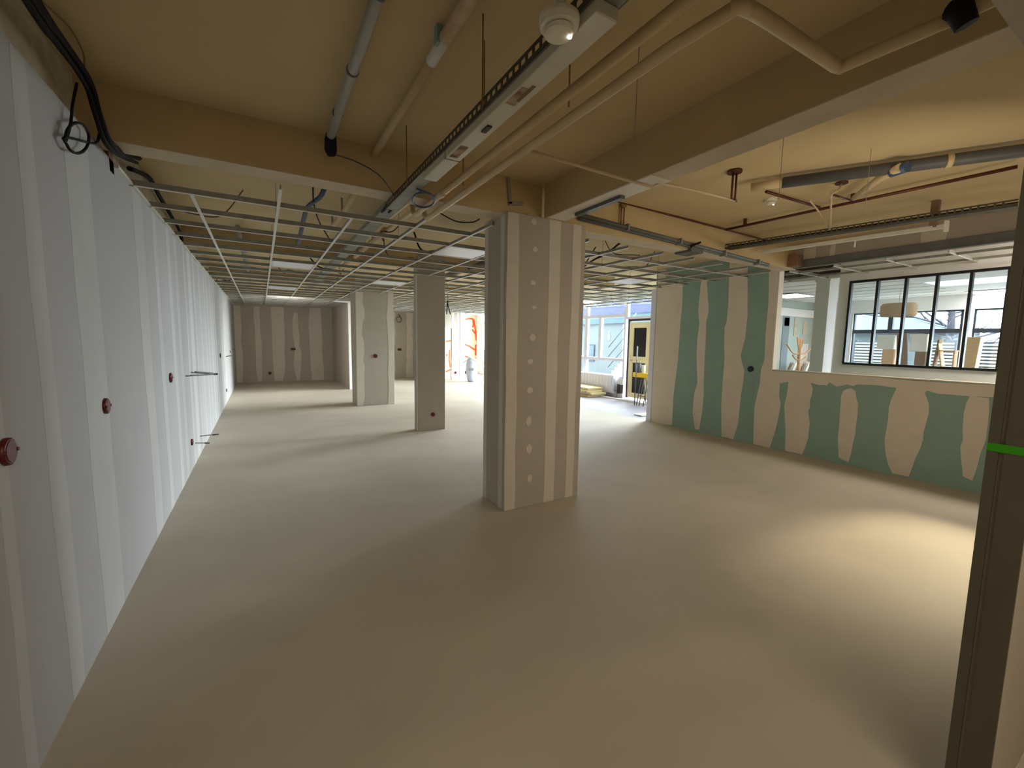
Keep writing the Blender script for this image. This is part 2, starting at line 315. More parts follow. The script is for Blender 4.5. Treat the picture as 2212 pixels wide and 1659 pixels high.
# door
dr = struct(MB().box((XF+.02, 8.2, .03), (XF+.09, 8.26, 2.34)).box((XF+.02, 9.12, .03), (XF+.09, 9.18, 2.34)).box((XF+.02, 8.26, 2.28), (XF+.09, 9.12, 2.34)).build('door_1', 'dwood'))
M['dfr'] = mat('dark brown frame', rgb(60, 42, 36), .5, spec=.4); dr.data.materials[0] = M['dfr']
MB().box((XF+.0, 8.30, .06), (XF+.07, 8.46, 2.24)).box((XF, 8.94, .06), (XF+.07, 9.08, 2.24)).box((XF, 8.46, 2.08), (XF+.07, 8.94, 2.24)).box((XF, 8.46, 1.08), (XF+.07, 8.94, 1.26)).box((XF, 8.46, .06), (XF+.07, 8.94, .2)).build('door_leaf', 'yel', dr)
B('pane', (XF+.03, 8.46, 1.26), (XF+.04, 8.94, 2.08), 'dglass', dr); B('pane', (XF+.03, 8.46, .2), (XF+.04, 8.94, 1.08), 'dglass', dr)
T('door_handle', [(XF-.05, 9.0, 1.15), (XF-.05, 8.9, 1.15)], .012, 'galv', dr, 6)
struct(B('trim_3', (8.86, 7.3, 0), (8.95, 19.0, .03), 'white'))          # threshold strip in the annex floor
struct(B('trim_4', (XR, 6.2, 0), (XR+.12, 6.32, 2.77), 'upvc'))
# ================================================================== NEXT ROOM
XV = 8.3
wv = struct(MB().box((XV, -2.5, 0), (XV+.1, 3.48, 1.36)).box((XV, -2.5, 2.71), (XV+.1, 3.48, ZS)).box((XV, 3.33, 1.36), (XV+.1, 3.48, 2.71)).box((XV, -2.5, 1.36), (XV+.1, 1.58, 2.71)).build('wall_window_partition', 'white'))
vf = MB(); x0, x1 = XV-.02, XV+.05
vf.box((x0, 1.58, 1.36), (x1, 3.33, 1.395)).box((x0, 1.58, 2.675), (x1, 3.33, 2.71)).box((x0, 1.58, 1.395), (x1, 1.615, 2.675)).box((x0, 3.3, 1.395), (x1, 3.33, 2.675))
vfo = struct(vf.build('window_8', 'black'))
yy = [1.6, 1.94, 2.28, 2.62, 2.96, 3.315]
for a in yy[1:-1]: B('glazing_bar', (x0, a-.016, 1.395), (x1, a+.016, 2.675), 'black', vfo)
for a, b in zip(yy, yy[1:]): B('pane', (XV+.01, a+.01, 1.39), (XV+.016, b-.01, 2.68), 'glass', vfo)
# shell of next room
wx = struct(MB().box((13.0, -2.5, 0), (13.2, 6.3, 1.0)).box((13.0, -2.5, 2.48), (13.2, 6.3, 3.2)).box((13.0, 5.08, 1.0), (13.2, 6.3, 2.48)).box((13.0, 2.94, 1.0), (13.2, 3.09, 2.48)).box((13.0, -2.5, 1.0), (13.2, -.2, 2.48)).build('wall_far_right', 'white'))
def awin(name, y0, y1, verts):
    f = MB(); a, b = 13.04, 13.12
    f.box((a, y0, 1.0), (b, y0+.05, 2.48)).box((a, y1-.03, 1.0), (b, y1, 2.48)).box((a, y0, 2.45), (b, y1, 2.48)).box((a, y0, 1.0), (b, y1, 1.04))
    fo = struct(f.build(name, 'anthra'))
    B('transom', (a-.01, y0, 1.98), (b, y1, 2.07), 'anthra', fo)
    for v, za, zb in verts: B('mullion', (a-.01, v-.045, za), (b, v+.045, zb), 'anthra', fo)
    B('pane', (13.08, y0, 1.03), (13.085, y1, 1.99), 'glass', fo); B('pane', (13.08, y0, 2.06), (13.085, y1, 2.46), 'glass', fo)
awin('window_9', 3.09, 5.08, ((4.33, 2.07, 2.45), (3.66, 1.04, 1.98)))
awin('window_10', -.2, 2.94, ((1.4, 1.04, 2.45),))
# ceiling of the next room with a skylight well
sx0, sx1, sy0, sy1 = 10.17, 11.1, 1.95, 2.97
struct(MB().box((XR+.12, -2.5, 3.18), (sx0, 6.3, 3.3)).box((sx1, -2.5, 3.18), (13.2, 6.3, 3.3)).box((sx0, -2.5, 3.18), (sx1, sy0, 3.3)).box((sx0, sy1, 3.18), (sx1, 6.3, 3.3)).build('ceiling', 'slab'))
cw = MB(); xc = XV+.1
cw.box((xc, -2.5, 2.80), (sx0, 6.2, 2.84)).box((sx1, -2.5, 2.80), (13.0, 6.2, 2.84)).box((sx0, -2.5, 2.80), (sx1, sy0, 2.84)).box((sx0, sy1, 2.80), (sx1, 6.2, 2.84))
cwo = struct(cw.build('ceiling', 'white'))
for k in range(7):
    B('ceiling_joint', (9.0+.6*k, -2.4, 2.796), (9.02+.6*k, 1.9, 2.80), 'board', cwo); B('ceiling_joint', (9.0+.6*k, 3.0, 2.796), (9.02+.6*k, 6.1, 2.80), 'board', cwo)
struct(MB().box((sx0-.03, sy0-.03, 2.84), (sx0, sy1+.03, 3.4)).box((sx1, sy0-.03, 2.84), (sx1+.03, sy1+.03, 3.4)).box((sx0, sy0-.03, 2.84), (sx1, sy0, 3.4)).box((sx0, sy1, 2.84), (sx1, sy1+.03, 3.4)).build('trim_5', 'white'))
struct(B('window_11', (sx0, sy0, 3.38), (sx1, sy1, 3.39), 'glass'))
wcn = thing('square_column', 'white painted square column between the half wall opening and the black framed window', 'column', (8.57, 3.78, 0))
MB().box((8.42, 3.67, 0), (8.72, 3.88, 2.80)).build('shaft', 'white', wcn)
B('ceiling_collar', (8.41, 3.66, 2.76), (8.73, 3.89, 2.80), 'card', wcn)
# mural wall and opening
mw = struct(B('wall_mural', (10.2, 6.02, 0), (12.99, 6.08, 2.84), 'teal'))
struct(B('trim_6', (10.2, 5.98, 2.4), (12.99, 6.02, 2.6), 'white'))
for a, b, z0, z1, m in ((11.55, 11.85, 1.0, 2.4, 'tealc'), (11.6, 11.83, 2.15, 2.36, 'dwood'), (12.1, 12.25, 1.9, 2.38, 'rough'), (12.55, 12.75, 1.95, 2.3, 'soffit'), (12.5, 12.9, 1.1, 1.7, 'card')):
    B('painted_panel', (a, 6.005, z0), (b, 6.02, z1), m, mw)
# slanted boards at the foot
for k in range(6):
    a = 11.5+.22*k
    q = MB().beam((a, 5.85, .75), (a+.1, 5.75, 1.22), .09, .02, (0, 1, 0)).build('leaning_board', ['dwood', 'card', 'wood'][k % 3])
    tag(q, ['leftmost board, brown, leaning behind the coat stand', 'white board second from left behind the coat stand', 'light wooden board third from left behind the coat stand', 'brown board fourth from left behind the coat stand', 'white board fifth from left behind the coat stand', 'rightmost board, light wood, leaning behind the coat stand'][k], 'board', 'boards leaning along the mural wall')
    MB().beam((a, 5.86, 0), (a, 5.85, .75), .09, .02, (0, 1, 0)).build('lower_board', ['dwood', 'card', 'wood'][k % 3], q)
ct = thing('coat_stand', 'light wooden tree shaped coat stand with spreading arms', 'coat stand', (11.2, 5.4, 0))
T('trunk', smoothpath([(11.2, 5.4, 0), (11.22, 5.4, .8), (11.19, 5.4, 1.5), (11.22, 5.4, 1.82)]), [.05]*9+[.035]*10, 'wood', ct, 8)
for dx, z0, z1 in ((-.62, 1.45, 1.7), (.62, 1.45, 1.65), (-.3, 1.3, 1.42), (.32, 1.28, 1.38), (-.15, 1.6, 1.86), (.14, 1.6, 1.84)):
    T('arm', smoothpath([(11.2, 5.4, z0), (11.2+dx*.5, 5.4, z0+.03), (11.2+dx, 5.4, z1)], 4), .018, 'wood', ct, 6)
for dx in (-.3, .3): MB().tube([(11.2+dx, 5.38, 1.2), (11.2+dx, 5.38, 1.27)], .045, 8).build('knob', 'card', ct)
for k in range(4):
    a = k*math.pi/2; T('foot', [(11.2, 5.4, .04), (11.2+.25*math.cos(a), 5.4+.25*math.sin(a), .02)], .02, 'wood', ct, 6)
# pendant
pd = thing('pendant_lamp', 'beige drum pendant lamp hanging behind the black framed window', 'lamp', (11, 3.55, 2.4))
pm = MB(); seg = 28
ring = [(.30, -.13), (.335, -.09), (.335, .09), (.30, .13)]
vs = [[pm.b.verts.new((11+r*math.cos(t)*.7, 3.55+r*math.sin(t)*.85, 2.39+z)) for r, z in ring] for t in [2*math.pi*k/seg for k in range(seg)]]
for k in range(seg):
    for j in range(3):
        f = pm.b.faces.new([vs[k][j], vs[(k+1) % seg][j], vs[(k+1) % seg][j+1], vs[k][j+1]]); f.smooth = True
pm.build('shade', 'drum', pd); T('cord', [(11, 3.55, 2.35), (11, 3.55, 2.8)], .006, 'plast', pd, 5)
T('bulb', [(11, 3.55, 2.36), (11, 3.55, 2.40), (11, 3.55, 2.46)], [.02, .035, .02], 'panel', pd, 8)
MB().beam((11, 3.27, 2.5), (11, 3.83, 2.5), .02, .01).build('spider', 'plast', pd)
# boxes and boards in the next room (behind the black window), all standing on a long table
tb_ = thing('long_table', 'long white work table below the outside windows', 'table', (12.2, 3.2, 0))
B('tabletop', (11.9, .8, .96), (12.6, 4.9, 1.0), 'card', tb_, .004)
for a, b in ((11.95, .9), (12.55, .9), (11.95, 4.8), (12.55, 4.8)): B('leg', (a-.03, b-.03, 0), (a+.03, b+.03, .96), 'galvd', tb_)
def bx(name, px0, py0, px1, py1, x, dep, m, label, cat, z0=None, lean=0):
    p = W(px0, py0, 'x', x); q = W(px1, py1, 'x', x); zb = 1.0 if z0 is None else z0
    m1 = MB().box((x, min(p.y, q.y), zb if zb > min(p.z, q.z) or z0 is None else min(p.z, q.z)), (x+dep, max(p.y, q.y), max(p.z, q.z)), .006)
    for v in m1.b.verts: v.co.y += lean*(v.co.z-1.0)
    return tag(m1.build(name, m), label, cat)
def bxz(name, px0, py0, px1, py1, x, dep, m, label, cat, lid=True):
    p = W(px0, py0, 'x', x); q = W(px1, py1, 'x', x)
    z0, z1 = min(p.z, q.z), max(p.z, q.z)
    o_ = tag(MB().box((x, min(p.y, q.y), z0), (x+dep, max(p.y, q.y), z1), .008).build(name, m), label, cat)
    if lid: B('lid', (x-.006, min(p.y, q.y)-.006, z1-.05), (x+dep+.006, max(p.y, q.y)+.006, z1+.002), m, o_)
    return z0
za = bxz('white_box', 1896, 724, 1928, 755, 12.0, .3, 'card', 'white box on a brown box, left of the two behind the black window', 'box')
p = W(1906, 757, 'x', 12.0); q = W(1931, 757, 'x', 12.0)
tag(B('brown_box', (12.0, q.y, 1.0), (12.3, p.y, za), 'wood', None, .006), 'light brown box under the left white box', 'box')
zb_ = bxz('white_box', 1967, 722, 2000, 760, 12.0, .3, 'card', 'white box on a dark brown box, right of the two behind the black window', 'box')
p = W(1977, 757, 'x', 12.0); q = W(2000, 757, 'x', 12.0)
tag(B('brown_box', (12.0, q.y, 1.0), (12.3, p.y, zb_), 'dwood', None, .006), 'dark brown box under the right white box', 'box')
bx('grey_sheet', 1931, 724, 1943, 788, 12.4, .03, 'dgrey', 'narrow dark grey sheet standing between the white boxes', 'sheet')
bx('brown_board', 1946, 720, 1962, 788, 12.05, .05, 'dwood', 'tall brown board leaning left of the right white box', 'board', lean=.08)
bx('tan_board', 2079, 728, 2104, 790, 12.0, .25, 'wood', 'tall tan board standing at the right end behind the black window', 'board', lean=-.05)
sh = thing('open_shelf', 'low open wooden shelf with an A shaped end behind the black window', 'shelf', (12.1, 3.3, 1.0))
a = W(2012, 757, 'x', 12.1); b = W(2068, 757, 'x', 12.1)
B('shelf_board', (12.0, b.y, a.z-.01), (12.2, a.y, a.z+.01), 'wood', sh)
MB().beam((12.1, a.y-.05, 1.0), (12.1, a.y-.12, a.z+.22), .2, .02, (0, 1, 0)).build('side', 'dwood', sh); MB().beam((12.1, a.y-.25, 1.0), (12.1, a.y-.10, a.z+.22), .2, .02, (0, 1, 0)).build('side', 'wood', sh)
MB().beam((12.1, b.y+.02, 1.0), (12.1, b.y+.02, a.z), .2, .02, (0, 1, 0)).build('side', 'wood', sh)
p = W(2036, 784, 'x', 11.95)
tag(MB().tube([(11.97, p.y, 1.0), (11.97, p.y, 1.12)], .04, 12).tube([(11.97, p.y, 1.12), (11.97, p.y, 1.14)], .03, 12).build('yellow_tin', 'ybar'), 'small yellow tin on the table by the shelf', 'tin')
# ================================================================== OUTSIDE
struct(MB().box((9.5, 6.3, -.4), (60, 60, -.3)).box((13.2, -30, -.4), (60, 6.3, -.3)).build('ground', 'ground'))
bo = thing('courtyard_house', 'pale courtyard house with slate roof, seen through the tall facade windows', 'building', (17, 20, 0))
B('wall', (17, 14.2, -.3), (22, 30, 2.7), 'ext', bo)
B('fascia', (16.85, 14.1, 2.7), (16.99, 30, 3.22), 'gut', bo)
rf = MB()
for k in range(9):
    xa = 16.8+.5*k; z = 3.18+.33*k
    rf.poly([(xa, 14, z), (xa, 30, z), (xa+.55, 30, z+.36), (xa+.55, 14, z+.36)], (0, 0, .03)) if False else rf.box((xa, 14, z), (xa+.56, 30, z+.34))
M['slate'].node_tree.nodes['Mapping'].inputs['Scale'].default_value = (1, .5, 5)
rf.build('slate_course', 'slate', bo)
p = W(1316, 725, 'x', 17); wn = B('window', (16.97, p.y-.08, p.z-.25), (17.02, p.y+.08, p.z+.25), 'tealc', bo)
p = W(1278, 758, 'x', 17); wn = B('window', (16.96, p.y-.3, .5), (17.02, p.y+.3, 1.5), 'anthra', bo); B('pane', (16.94, p.y-.24, .56), (16.96, p.y+.24, 1.44), 'zinc', wn)
st = thing('outside_steps', 'white outside staircase with slanting rails beside the courtyard house', 'stairs', (15.8, 15.9, -.3))
for k in range(9): B('step', (15.6, 16.6-.2*k-.2, -.3), (16.6, 16.6-.2*k, .0+.19*k), 'extw', st)
B('side_wall', (16.6, 14.2, -.3), (16.75, 16.75, 2.6), 'extw', st)
for z in (.35, .9, 1.4): T('handrail', [(15.6, 16.7, z), (15.6, 14.9, z+1.65)], .025, 'gut', st, 6)
# house seen through next room: hipped roof
hb = thing('hipped_house', 'low house with a grey hipped roof beyond the next room windows', 'building', (24, 8, 0))
pz = lambda x, y, v: W(x, y, 'x', v)
e0 = pz(1835, 712, 24); e1 = pz(2062, 714, 24); ap = pz(1915, 668, 26); ap2 = pz(1850, 668, 26)
ez = e0.z-.02
hm = MB(); q = [(24, e1.y, ez), (24, e0.y+4, ez), (29, e0.y+4, ez), (29, e1.y, ez)]
vv = [hm.b.verts.new(c) for c in q] + [hm.b.verts.new((26.5, ap.y, ap.z+.1)), hm.b.verts.new((26.5, e0.y+1, ap.z+.1))]
for f in ((0, 4, 5, 1), (0, 3, 4), (3, 2, 5, 4), (1, 5, 2), (0, 1, 2, 3)): hm.b.faces.new([vv[i] for i in f])
hm.build('roof', 'zinc', hb); B('wall', (24.3, e1.y+.3, -.3), (28.7, e0.y+3.7, ez), 'ext', hb); B('gutter', (23.9, e1.y-.1, ez-.12), (24.0, e0.y+4, ez), 'extw', hb)
def slatfence(name, y0, y1, z0, z1, n, x, label):
    t = thing(name, label, 'louvre', (x, (y0+y1)/2, 0))
    for k in range(n):
        z = z0+(z1-z0)*(k+.5)/n; o_ = B('slat', (x, y0, z-.27*(z1-z0)/n), (x+.03, y1, z+.27*(z1-z0)/n), 'slatm', t)
    for yy_ in (y0, y1): B('post', (x+.03, yy_-.04, -.3), (x+.09, yy_+.04, z1+.05), 'anthra', t)
    B('backing', (x+.2, y0, -.3), (x+.22, y1, z1), 'anthra', t)
X2 = 16.5
a, b = pz(1848, 740, X2), pz(1908, 740, X2); slatfence('louvred_screen', b.y, a.y, .7, pz(1848, 738, X2).z, 12, X2, 'leftmost outdoor screen of pale horizontal slats')
a, b = pz(2006, 740, X2), pz(2062, 740, X2); slatfence('louvred_screen', b.y, a.y, .7, pz(2006, 738, X2).z, 12, X2, 'middle outdoor screen of pale horizontal slats')
a, b = pz(2112, 740, X2), pz(2200, 740, X2); slatfence('louvred_screen', b.y, a.y, .7, pz(2112, 741, X2).z, 12, X2, 'rightmost outdoor screen of pale horizontal slats')
def tree(x, y, h, seed, label):
    t = thing('bare_tree', label, 'tree', (x, y, -.3)); rnd = random.Random(seed)
    T('trunk', smoothpath([(x, y, -.3), (x+.1, y-.1, h*.4), (x, y+.1, h)]), [.17-.01*i for i in range(13)], 'bark', t, 8)
    m = MB()
    def br(p, d, L, r, lv):
        q = p+d*L; mid = (p+q)/2+Vector((rnd.uniform(-.1, .1), rnd.uniform(-.1, .1), rnd.uniform(0, .15)))*L
        m.tube([p, mid, q], [r, r*.8, r*.55], 5)
        if lv:
            for k in range(3):
                s_ = p.lerp(q, rnd.uniform(.35, 1)); dd = (d+Vector((rnd.uniform(-.9, .9), rnd.uniform(-.9, .9), rnd.uniform(-.4, .6)))).normalized()
                br(s_, dd, L*.62, r*.5, lv-1)
    for k in range(11):
        a = rnd.uniform(0, 6.28); z = h*rnd.uniform(.25, 1)
        br(Vector((x, y, z)), Vector((math.cos(a), math.sin(a), rnd.uniform(-.05, .6))).normalized(), 2.2, .035, 3)
    m.build('branches', 'bark', t)
p = pz(2082, 700, 19); tree(19, p.y, 6, 3, 'bare tree with arching branches outside the next room')
p = pz(2140, 700, 27); tree(22, p.y*.8+1.2, 6, 5, 'bare tree trunk outside the rightmost window of next room')
# ================================================================== COLUMNS
def column(name, x0, x1, y0, y1, z1, label, group=None):
    t = thing(name, label, 'column', ((x0+x1)/2, (y0+y1)/2, 0), group)
    c = B('boxing', (x0, y0, 0), (x1, y1, z1), 'board', t, .004); return t
c1 = column('plasterboard_column', 1.99, 2.91, 3.51, 3.97, 2.845, 'large plasterboard column in the middle foreground with a row of filler dots')
Y1 = 3.51
for a, b in ((1089, 1117), (1180, 1204), (1229, 1246)):
    p, q = W(a, 780, 'y', Y1), W(b, 780, 'y', Y1); band('y', Y1, max(p.x, 1.992), min(q.x, 2.908), .003, 2.84, c1, 'comp', -1, amp=.007, step=.2, th=.002)
for a, b in ((1043, 1053), (1079, 1087)):
    p, q = W(a, 780, 'x', 1.99), W(b, 780, 'x', 1.99); band('x', 1.99, q.y, min(p.y, 3.968), .003, 2.84, c1, 'comp', -1, amp=.004, step=.25, th=.002)
for (px, py, r, e) in ((1153, 479, .032, 1), (1156, 539, .03, .9), (1151, 611, .034, .7), (1154, 664, .03, .5), (1150, 729, .035, 1), (1145, 781, .034, .8), (1144, 843, .036, .9), (1142, 910, .033, 1.5), (1143, 969, .036, 1.4), (1144, 1033, .032, 1.3)):
    p = W(px, py, 'y', Y1); rnd = random.Random(px*py)
    MB().poly([(p.x+r*math.cos(k*.524)*rnd.uniform(.85, 1.1), Y1, p.z+r*e*math.sin(k*.524)*rnd.uniform(.85, 1.1)) for k in range(12)], (0, -.003, 0)).build('filler_dot', 'comp', c1)
c2 = column('plasterboard_column', 2.40, 2.91, 7.40, 7.63, ZS, 'slim plasterboard column second from the front, red box near its foot')
band('x', 2.40, 7.43, 7.5, .003, 2.77, c2, 'comp', -1, amp=.006, th=.002)
c3 = column('plasterboard_column', 1.99, 2.90, 10.87, 11.55, ZS, 'wide plasterboard column at the back left with wavy compound edges and red box')
o = lambda L: [(440+a/4.366, 600+b/4.366) for a, b in L]
traced(o([(1432, 132), (1500, 135), (1500, 240), (1515, 300), (1518, 370), (1495, 440), (1492, 540), (1510, 600), (1515, 700), (1505, 780), (1518, 830), (1515, 1000), (1520, 1100), (1505, 1205), (1449, 1208)]), 'y', 10.87, c3, 'comp', -1)
traced(o([(1735, 130), (1788, 130), (1799, 1188), (1740, 1192), (1745, 1000), (1738, 900), (1745, 760), (1738, 560), (1730, 450), (1722, 380), (1735, 250)]), 'y', 10.87, c3, 'comp', -1)
# ================================================================== BEAMS
b1 = tag(MB().box((-.88, 3.55, ZB), (2.39, 3.76, ZS)).build('ceiling_beam', 'beam'), 'beige painted cross beam above the start of the hanging grid', 'beam')
B('soffit_strip', (-.88, 3.552, ZB-.004), (1.99, 3.758, ZB), 'soffit', b1)
b2 = tag(MB().box((2.39, .405, ZB+.01), (2.60, 3.51, ZS)).build('ceiling_beam', 'beam'), 'beige painted long beam running from the large column towards the camera', 'beam')
B('soffit_strip', (2.392, .41, ZB+.004), (2.598, 2.2, ZB+.01), 'soffit', b2); q = B('soffit_strip', (2.392, 2.2, ZB+.002), (2.598, 3.45, ZB+.01), 'card', b2)  # far strip is white: light falling on the soffit put into its colour
b3 = tag(MB().box((2.60, 3.55, ZB-.02), (XR, 3.76, ZS)).build('ceiling_beam', 'beam'), 'beige painted cross beam between the large column and green wall', 'beam')
B('soffit_strip', (2.91, 3.552, ZB-.024), (XR, 3.758, ZB-.02), 'soffit', b3)
for yb, lb in ((7.4, 'second column'), (11.0, 'third column'), (14.6, 'partition end')):
    q = tag(MB().box((-.88, yb+.03, 2.93), (XR, yb+.2, ZS)).build('ceiling_beam', 'beam'), 'shadowed beam above the hanging grid at the '+lb, 'beam'); B('soffit_strip', (-.88, yb+.032, 2.926), (XR, yb+.198, 2.93), 'soffit', q)
# ================================================================== HANGING GRID
cols = [(1.985, 2.915, 3.5, 3.98), (2.395, 2.915, 7.39, 7.64), (1.985, 2.905, 10.86, 11.56), (2.41, 2.63, 14.5, 18.05), (8.40, 8.74, 3.65, 3.9)]
def tee(parent, name, axis, c, a, b, h=.038, z=ZG):
    segs = [(a, b)]
    for x0, x1, y0, y1 in cols:
        l0, l1, m0, m1 = (y0, y1, x0, x1) if axis == 'x' else (x0, x1, y0, y1)
        if l0-.012 < c < l1+.012:
            segs = [s for u, v in segs for s in (((u, min(v, m0)), (max(u, m1), v)) if m0 < v and m1 > u else ((u, v),)) if s[1]-s[0] > .05]
    for u, v in segs:
        if axis == 'x':
            o_ = B(name, (u, c-.012, z), (v, c+.012, z+.004), 'tee', parent); B('web', (u, c-.004, z+.004), (v, c+.004, z+h), 'galvd', o_)
        else:
            o_ = B(name, (c-.012, u, z-.001), (c+.012, v, z+.003), 'tee', parent); B('web', (c-.004, u, z+.003), (c+.004, v, z+h-.004), 'galvd', o_)
G = thing('ceiling_grid', 'metal grid of the hanging ceiling without tiles over the far rooms', 'ceiling grid', (3, 10, ZG))
YR = [4.29+.6*k for k in range(23)]; XC = [-.43+.6*k for k in range(17)]
for yy_ in YR: tee(G, 'cross_tee', 'x', yy_, -.8, XR if yy_ < 6.2 else 9.28, .045)
for i, xx in enumerate(XC):
    if xx < XR-.1: tee(G, 'main_tee', 'y', xx, 4.29 if i in (0, 2) else 3.77, 18.05 if xx < 5.9 else 16.4)
    else: tee(G, 'main_tee', 'y', xx, 6.32, 16.3)
MB().box((-.80, 3.9, ZG), (-.775, 18.05, ZG+.02)).build('wall_angle', 'tee', G)
hw = MB()
for i in (1, 3, 6, 8, 10, 12, 14):
    for yy_ in YR[1::3]:
        if yy_ < 16: hw.tube([(XC[i], yy_, ZG+.03), (XC[i]+.01, yy_, ZS)], .003, 4)
tag(hw.build('hanger_wires', 'galvd', G), None, None, None, 'stuff')
G2 = thing('ceiling_grid', 'metal grid of the hanging ceiling just beyond the half wall opening', 'ceiling grid', (7.7, 3, 2.8))
for k in range(10): tee(G2, 'cross_tee', 'x', .7+.6*k, XR+.12, XV+(.0 if .7+.6*k < 3.5 else .1), .045, 2.80)
for xx in (7.45, 8.05): tee(G2, 'main_tee', 'y', xx, .3, 6.2, .038, 2.80)
# panels sitting in the grid
GR = 'white square panels lying in the grid'
def tile(ix, y0, label, lit=None, z=ZG+.005):
    x0 = XC[ix]+.014; t = thing('light_panel', label, 'light panel', (x0+.28, y0+.3, z), GR if lit is None else None)
    MB().box((x0, y0+.014, z), (x0+.572, y0+.586, z+.012)).build('panel_frame', 'tee', t)
    B('diffuser', (x0+.02, y0+.03, z-.002), (x0+.552, y0+.57, z), lit or 'panel', t)
tile(1, YR[5], 'white panel in the grid nearest the left wall, first of a receding row')
tile(1, YR[11], 'white panel in the grid near the left wall, second of a receding row')
tile(1, YR[16], 'white panel in the grid near the left wall, farthest of a receding row')
tile(4, YR[1], 'white panel in the grid touching the left side of the large column')
tile(4, YR[7], 'white panel in the grid between the second and third columns')
tile(4, YR[16], 'white panel in the grid beyond the third column, top left of it')
tile(10, YR[2], 'white panel in the grid near the top of the green wall, reflecting blue')
tile(13, YR[8]-.25, 'lit ceiling lamp right of the large column before the facade windows', 'lamp', ZG-.03)
tile(13, YR[20]-.2, 'lit ceiling lamp before the orange marked wall', 'lamp', ZG-.03)
def lit2(x0, x1, y0, y1, z, label):
    t = thing('light_panel', label, 'light panel', ((x0+x1)/2, (y0+y1)/2, z)); B('panel_frame', (x0, y0, z), (x1, y1, z+.015), 'tee', t); B('diffuser', (x0+.02, y0+.02, z-.004), (x1-.02, y1-.02, z), 'lampc', t)
lit2(10.05, 10.85, 5.0, 5.6, 2.77, 'lit ceiling panel seen left of the white column in the next room')
lit2(12.3, 12.95, 2.0, 2.95, 2.78, 'lit ceiling panel at the right end of the black framed window')
# ================================================================== SERVICES, FRONT BAY
pg = thing('grey_pipe', 'grey plastic pipe under the slab ending in a black taped end', 'pipe', (.46, 2.6, 3.08))
T('pipe_run', [(.46, .42, 3.08), (.47, 2.3, 3.07), (.47, 3.36, 3.06)], .028, 'pipeg', pg, 12)
for yy_ in (1.9, 2.5, 3.0): T('pipe_clip', [(.47, yy_, 3.07), (.47, yy_+.02, 3.07)], .032, 'dgrey', pg, 12)
T('taped_end', [(.47, 3.33, 3.06), (.475, 3.38, 3.05), (.48, 3.42, 3.0), (.49, 3.44, 2.97)], [.034, .04, .042, .03], 'cable', pg, 10)
pc = thing('cream_pipe', 'cream painted pipe with a scabby pink length and a metal sleeve', 'pipe', (.81, 2.2, 3.08))
T('pipe_run', [(.81, 2.25, 3.09), (.81, 3.56, 3.08)], .026, 'pipe', pc, 12); T('flaking_length', [(.81, .42, 3.09), (.81, 2.05, 3.09)], .032, 'rust', pc, 12)
T('metal_sleeve', [(.81, 2.05, 3.09), (.81, 2.25, 3.09)], .029, 'tee', pc, 12); B('bracket', (.77, 2.06, 3.07), (.80, 2.1, ZS), 'green', pc)
tw = thing('heating_pipe', 'left one of two parallel cream pipes crossing the front bay', 'pipe', (1.25, 2.5, 2.79))
T('pipe_run', [(1.25, .42, 2.79), (1.25, 3.9, 2.79), (1.25, 3.98, 2.83), (1.25, 4.0, 2.95), (1.25, 5.8, 3.0)], .024, 'pipe', tw, 12)
T('collar', [(1.25, 3.2, 2.79), (1.25, 3.27, 2.79)], .029, 'pipe', tw, 12)
t2 = thing('heating_pipe', 'right one of two parallel cream pipes, bending towards the long beam', 'pipe', (1.36, 2.5, 2.79))
e1_, e2_, e3_, e4_ = W(1603, 8, 'z', 2.78), W(1812, 146, 'z', 2.78), W(2062, 38, 'z', 2.78), W(2190, -20, 'z', 2.78)
T('pipe_run', [(1.38, 5.8, 3.0), (1.38, 4.05, 2.95), (1.38, 4.03, 2.83), (1.38, 3.95, 2.785), (1.38, 1.2, 2.78), e1_, e1_+Vector((.04, -.0, 0))], .025, 'pipe', t2, 12)
T('pipe_branch', smoothpath([e1_+Vector((-.01, .03, 0)), e1_.lerp(e2_, .1), e1_.lerp(e2_, .9), e2_, e2_.lerp(e3_, .12), e3_], 4), .024, 'pipe', t2, 12)
T('pipe_branch', [e3_, e4_], .022, 'pipe', t2, 12)
T('rubber_coupling', [W(2052, 20, 'z', 2.80), W(2075, 22, 'z', 2.78), W(2088, 55, 'z', 2.73)], [.028, .036, .03], 'cable', t2, 10)
for yy_ in (1.75, 3.0): T('pipe_hanger', [(1.32, yy_, 2.79), (1.32, yy_, ZS)], .004, 'brass', t2, 6)
# small branch pipe across to the right bay
bp = thing('branch_pipe', 'thin cream pipe branching right under the long beam to a ceiling bracket', 'pipe', (2.5, 2.9, 2.95))
P = [W(1148, 327, 'z', 2.79), W(1250, 358, 'z', 2.79), W(1370, 393, 'z', 2.80), W(1410, 404, 'z', 2.79), W(1428, 396, 'z', 2.85), W(1490, 409, 'z', 2.92), W(1588, 433, 'z', 2.92)]
T('pipe_run', P, .011, 'pipe', bp, 8)
q = W(1587, 371, 'z', 3.14)
for d in (-.02, .03):
    T('riser', [P[-1]+Vector((d, d*.3, 0)), Vector((q.x+d, q.y, P[-1].z)), Vector((q.x+d, q.y, 3.14))], .009, 'copper', bp, 6)
T('rosette', [(q.x, q.y, 3.13), (q.x, q.y, ZS)], .06, 'copper', bp, 14)
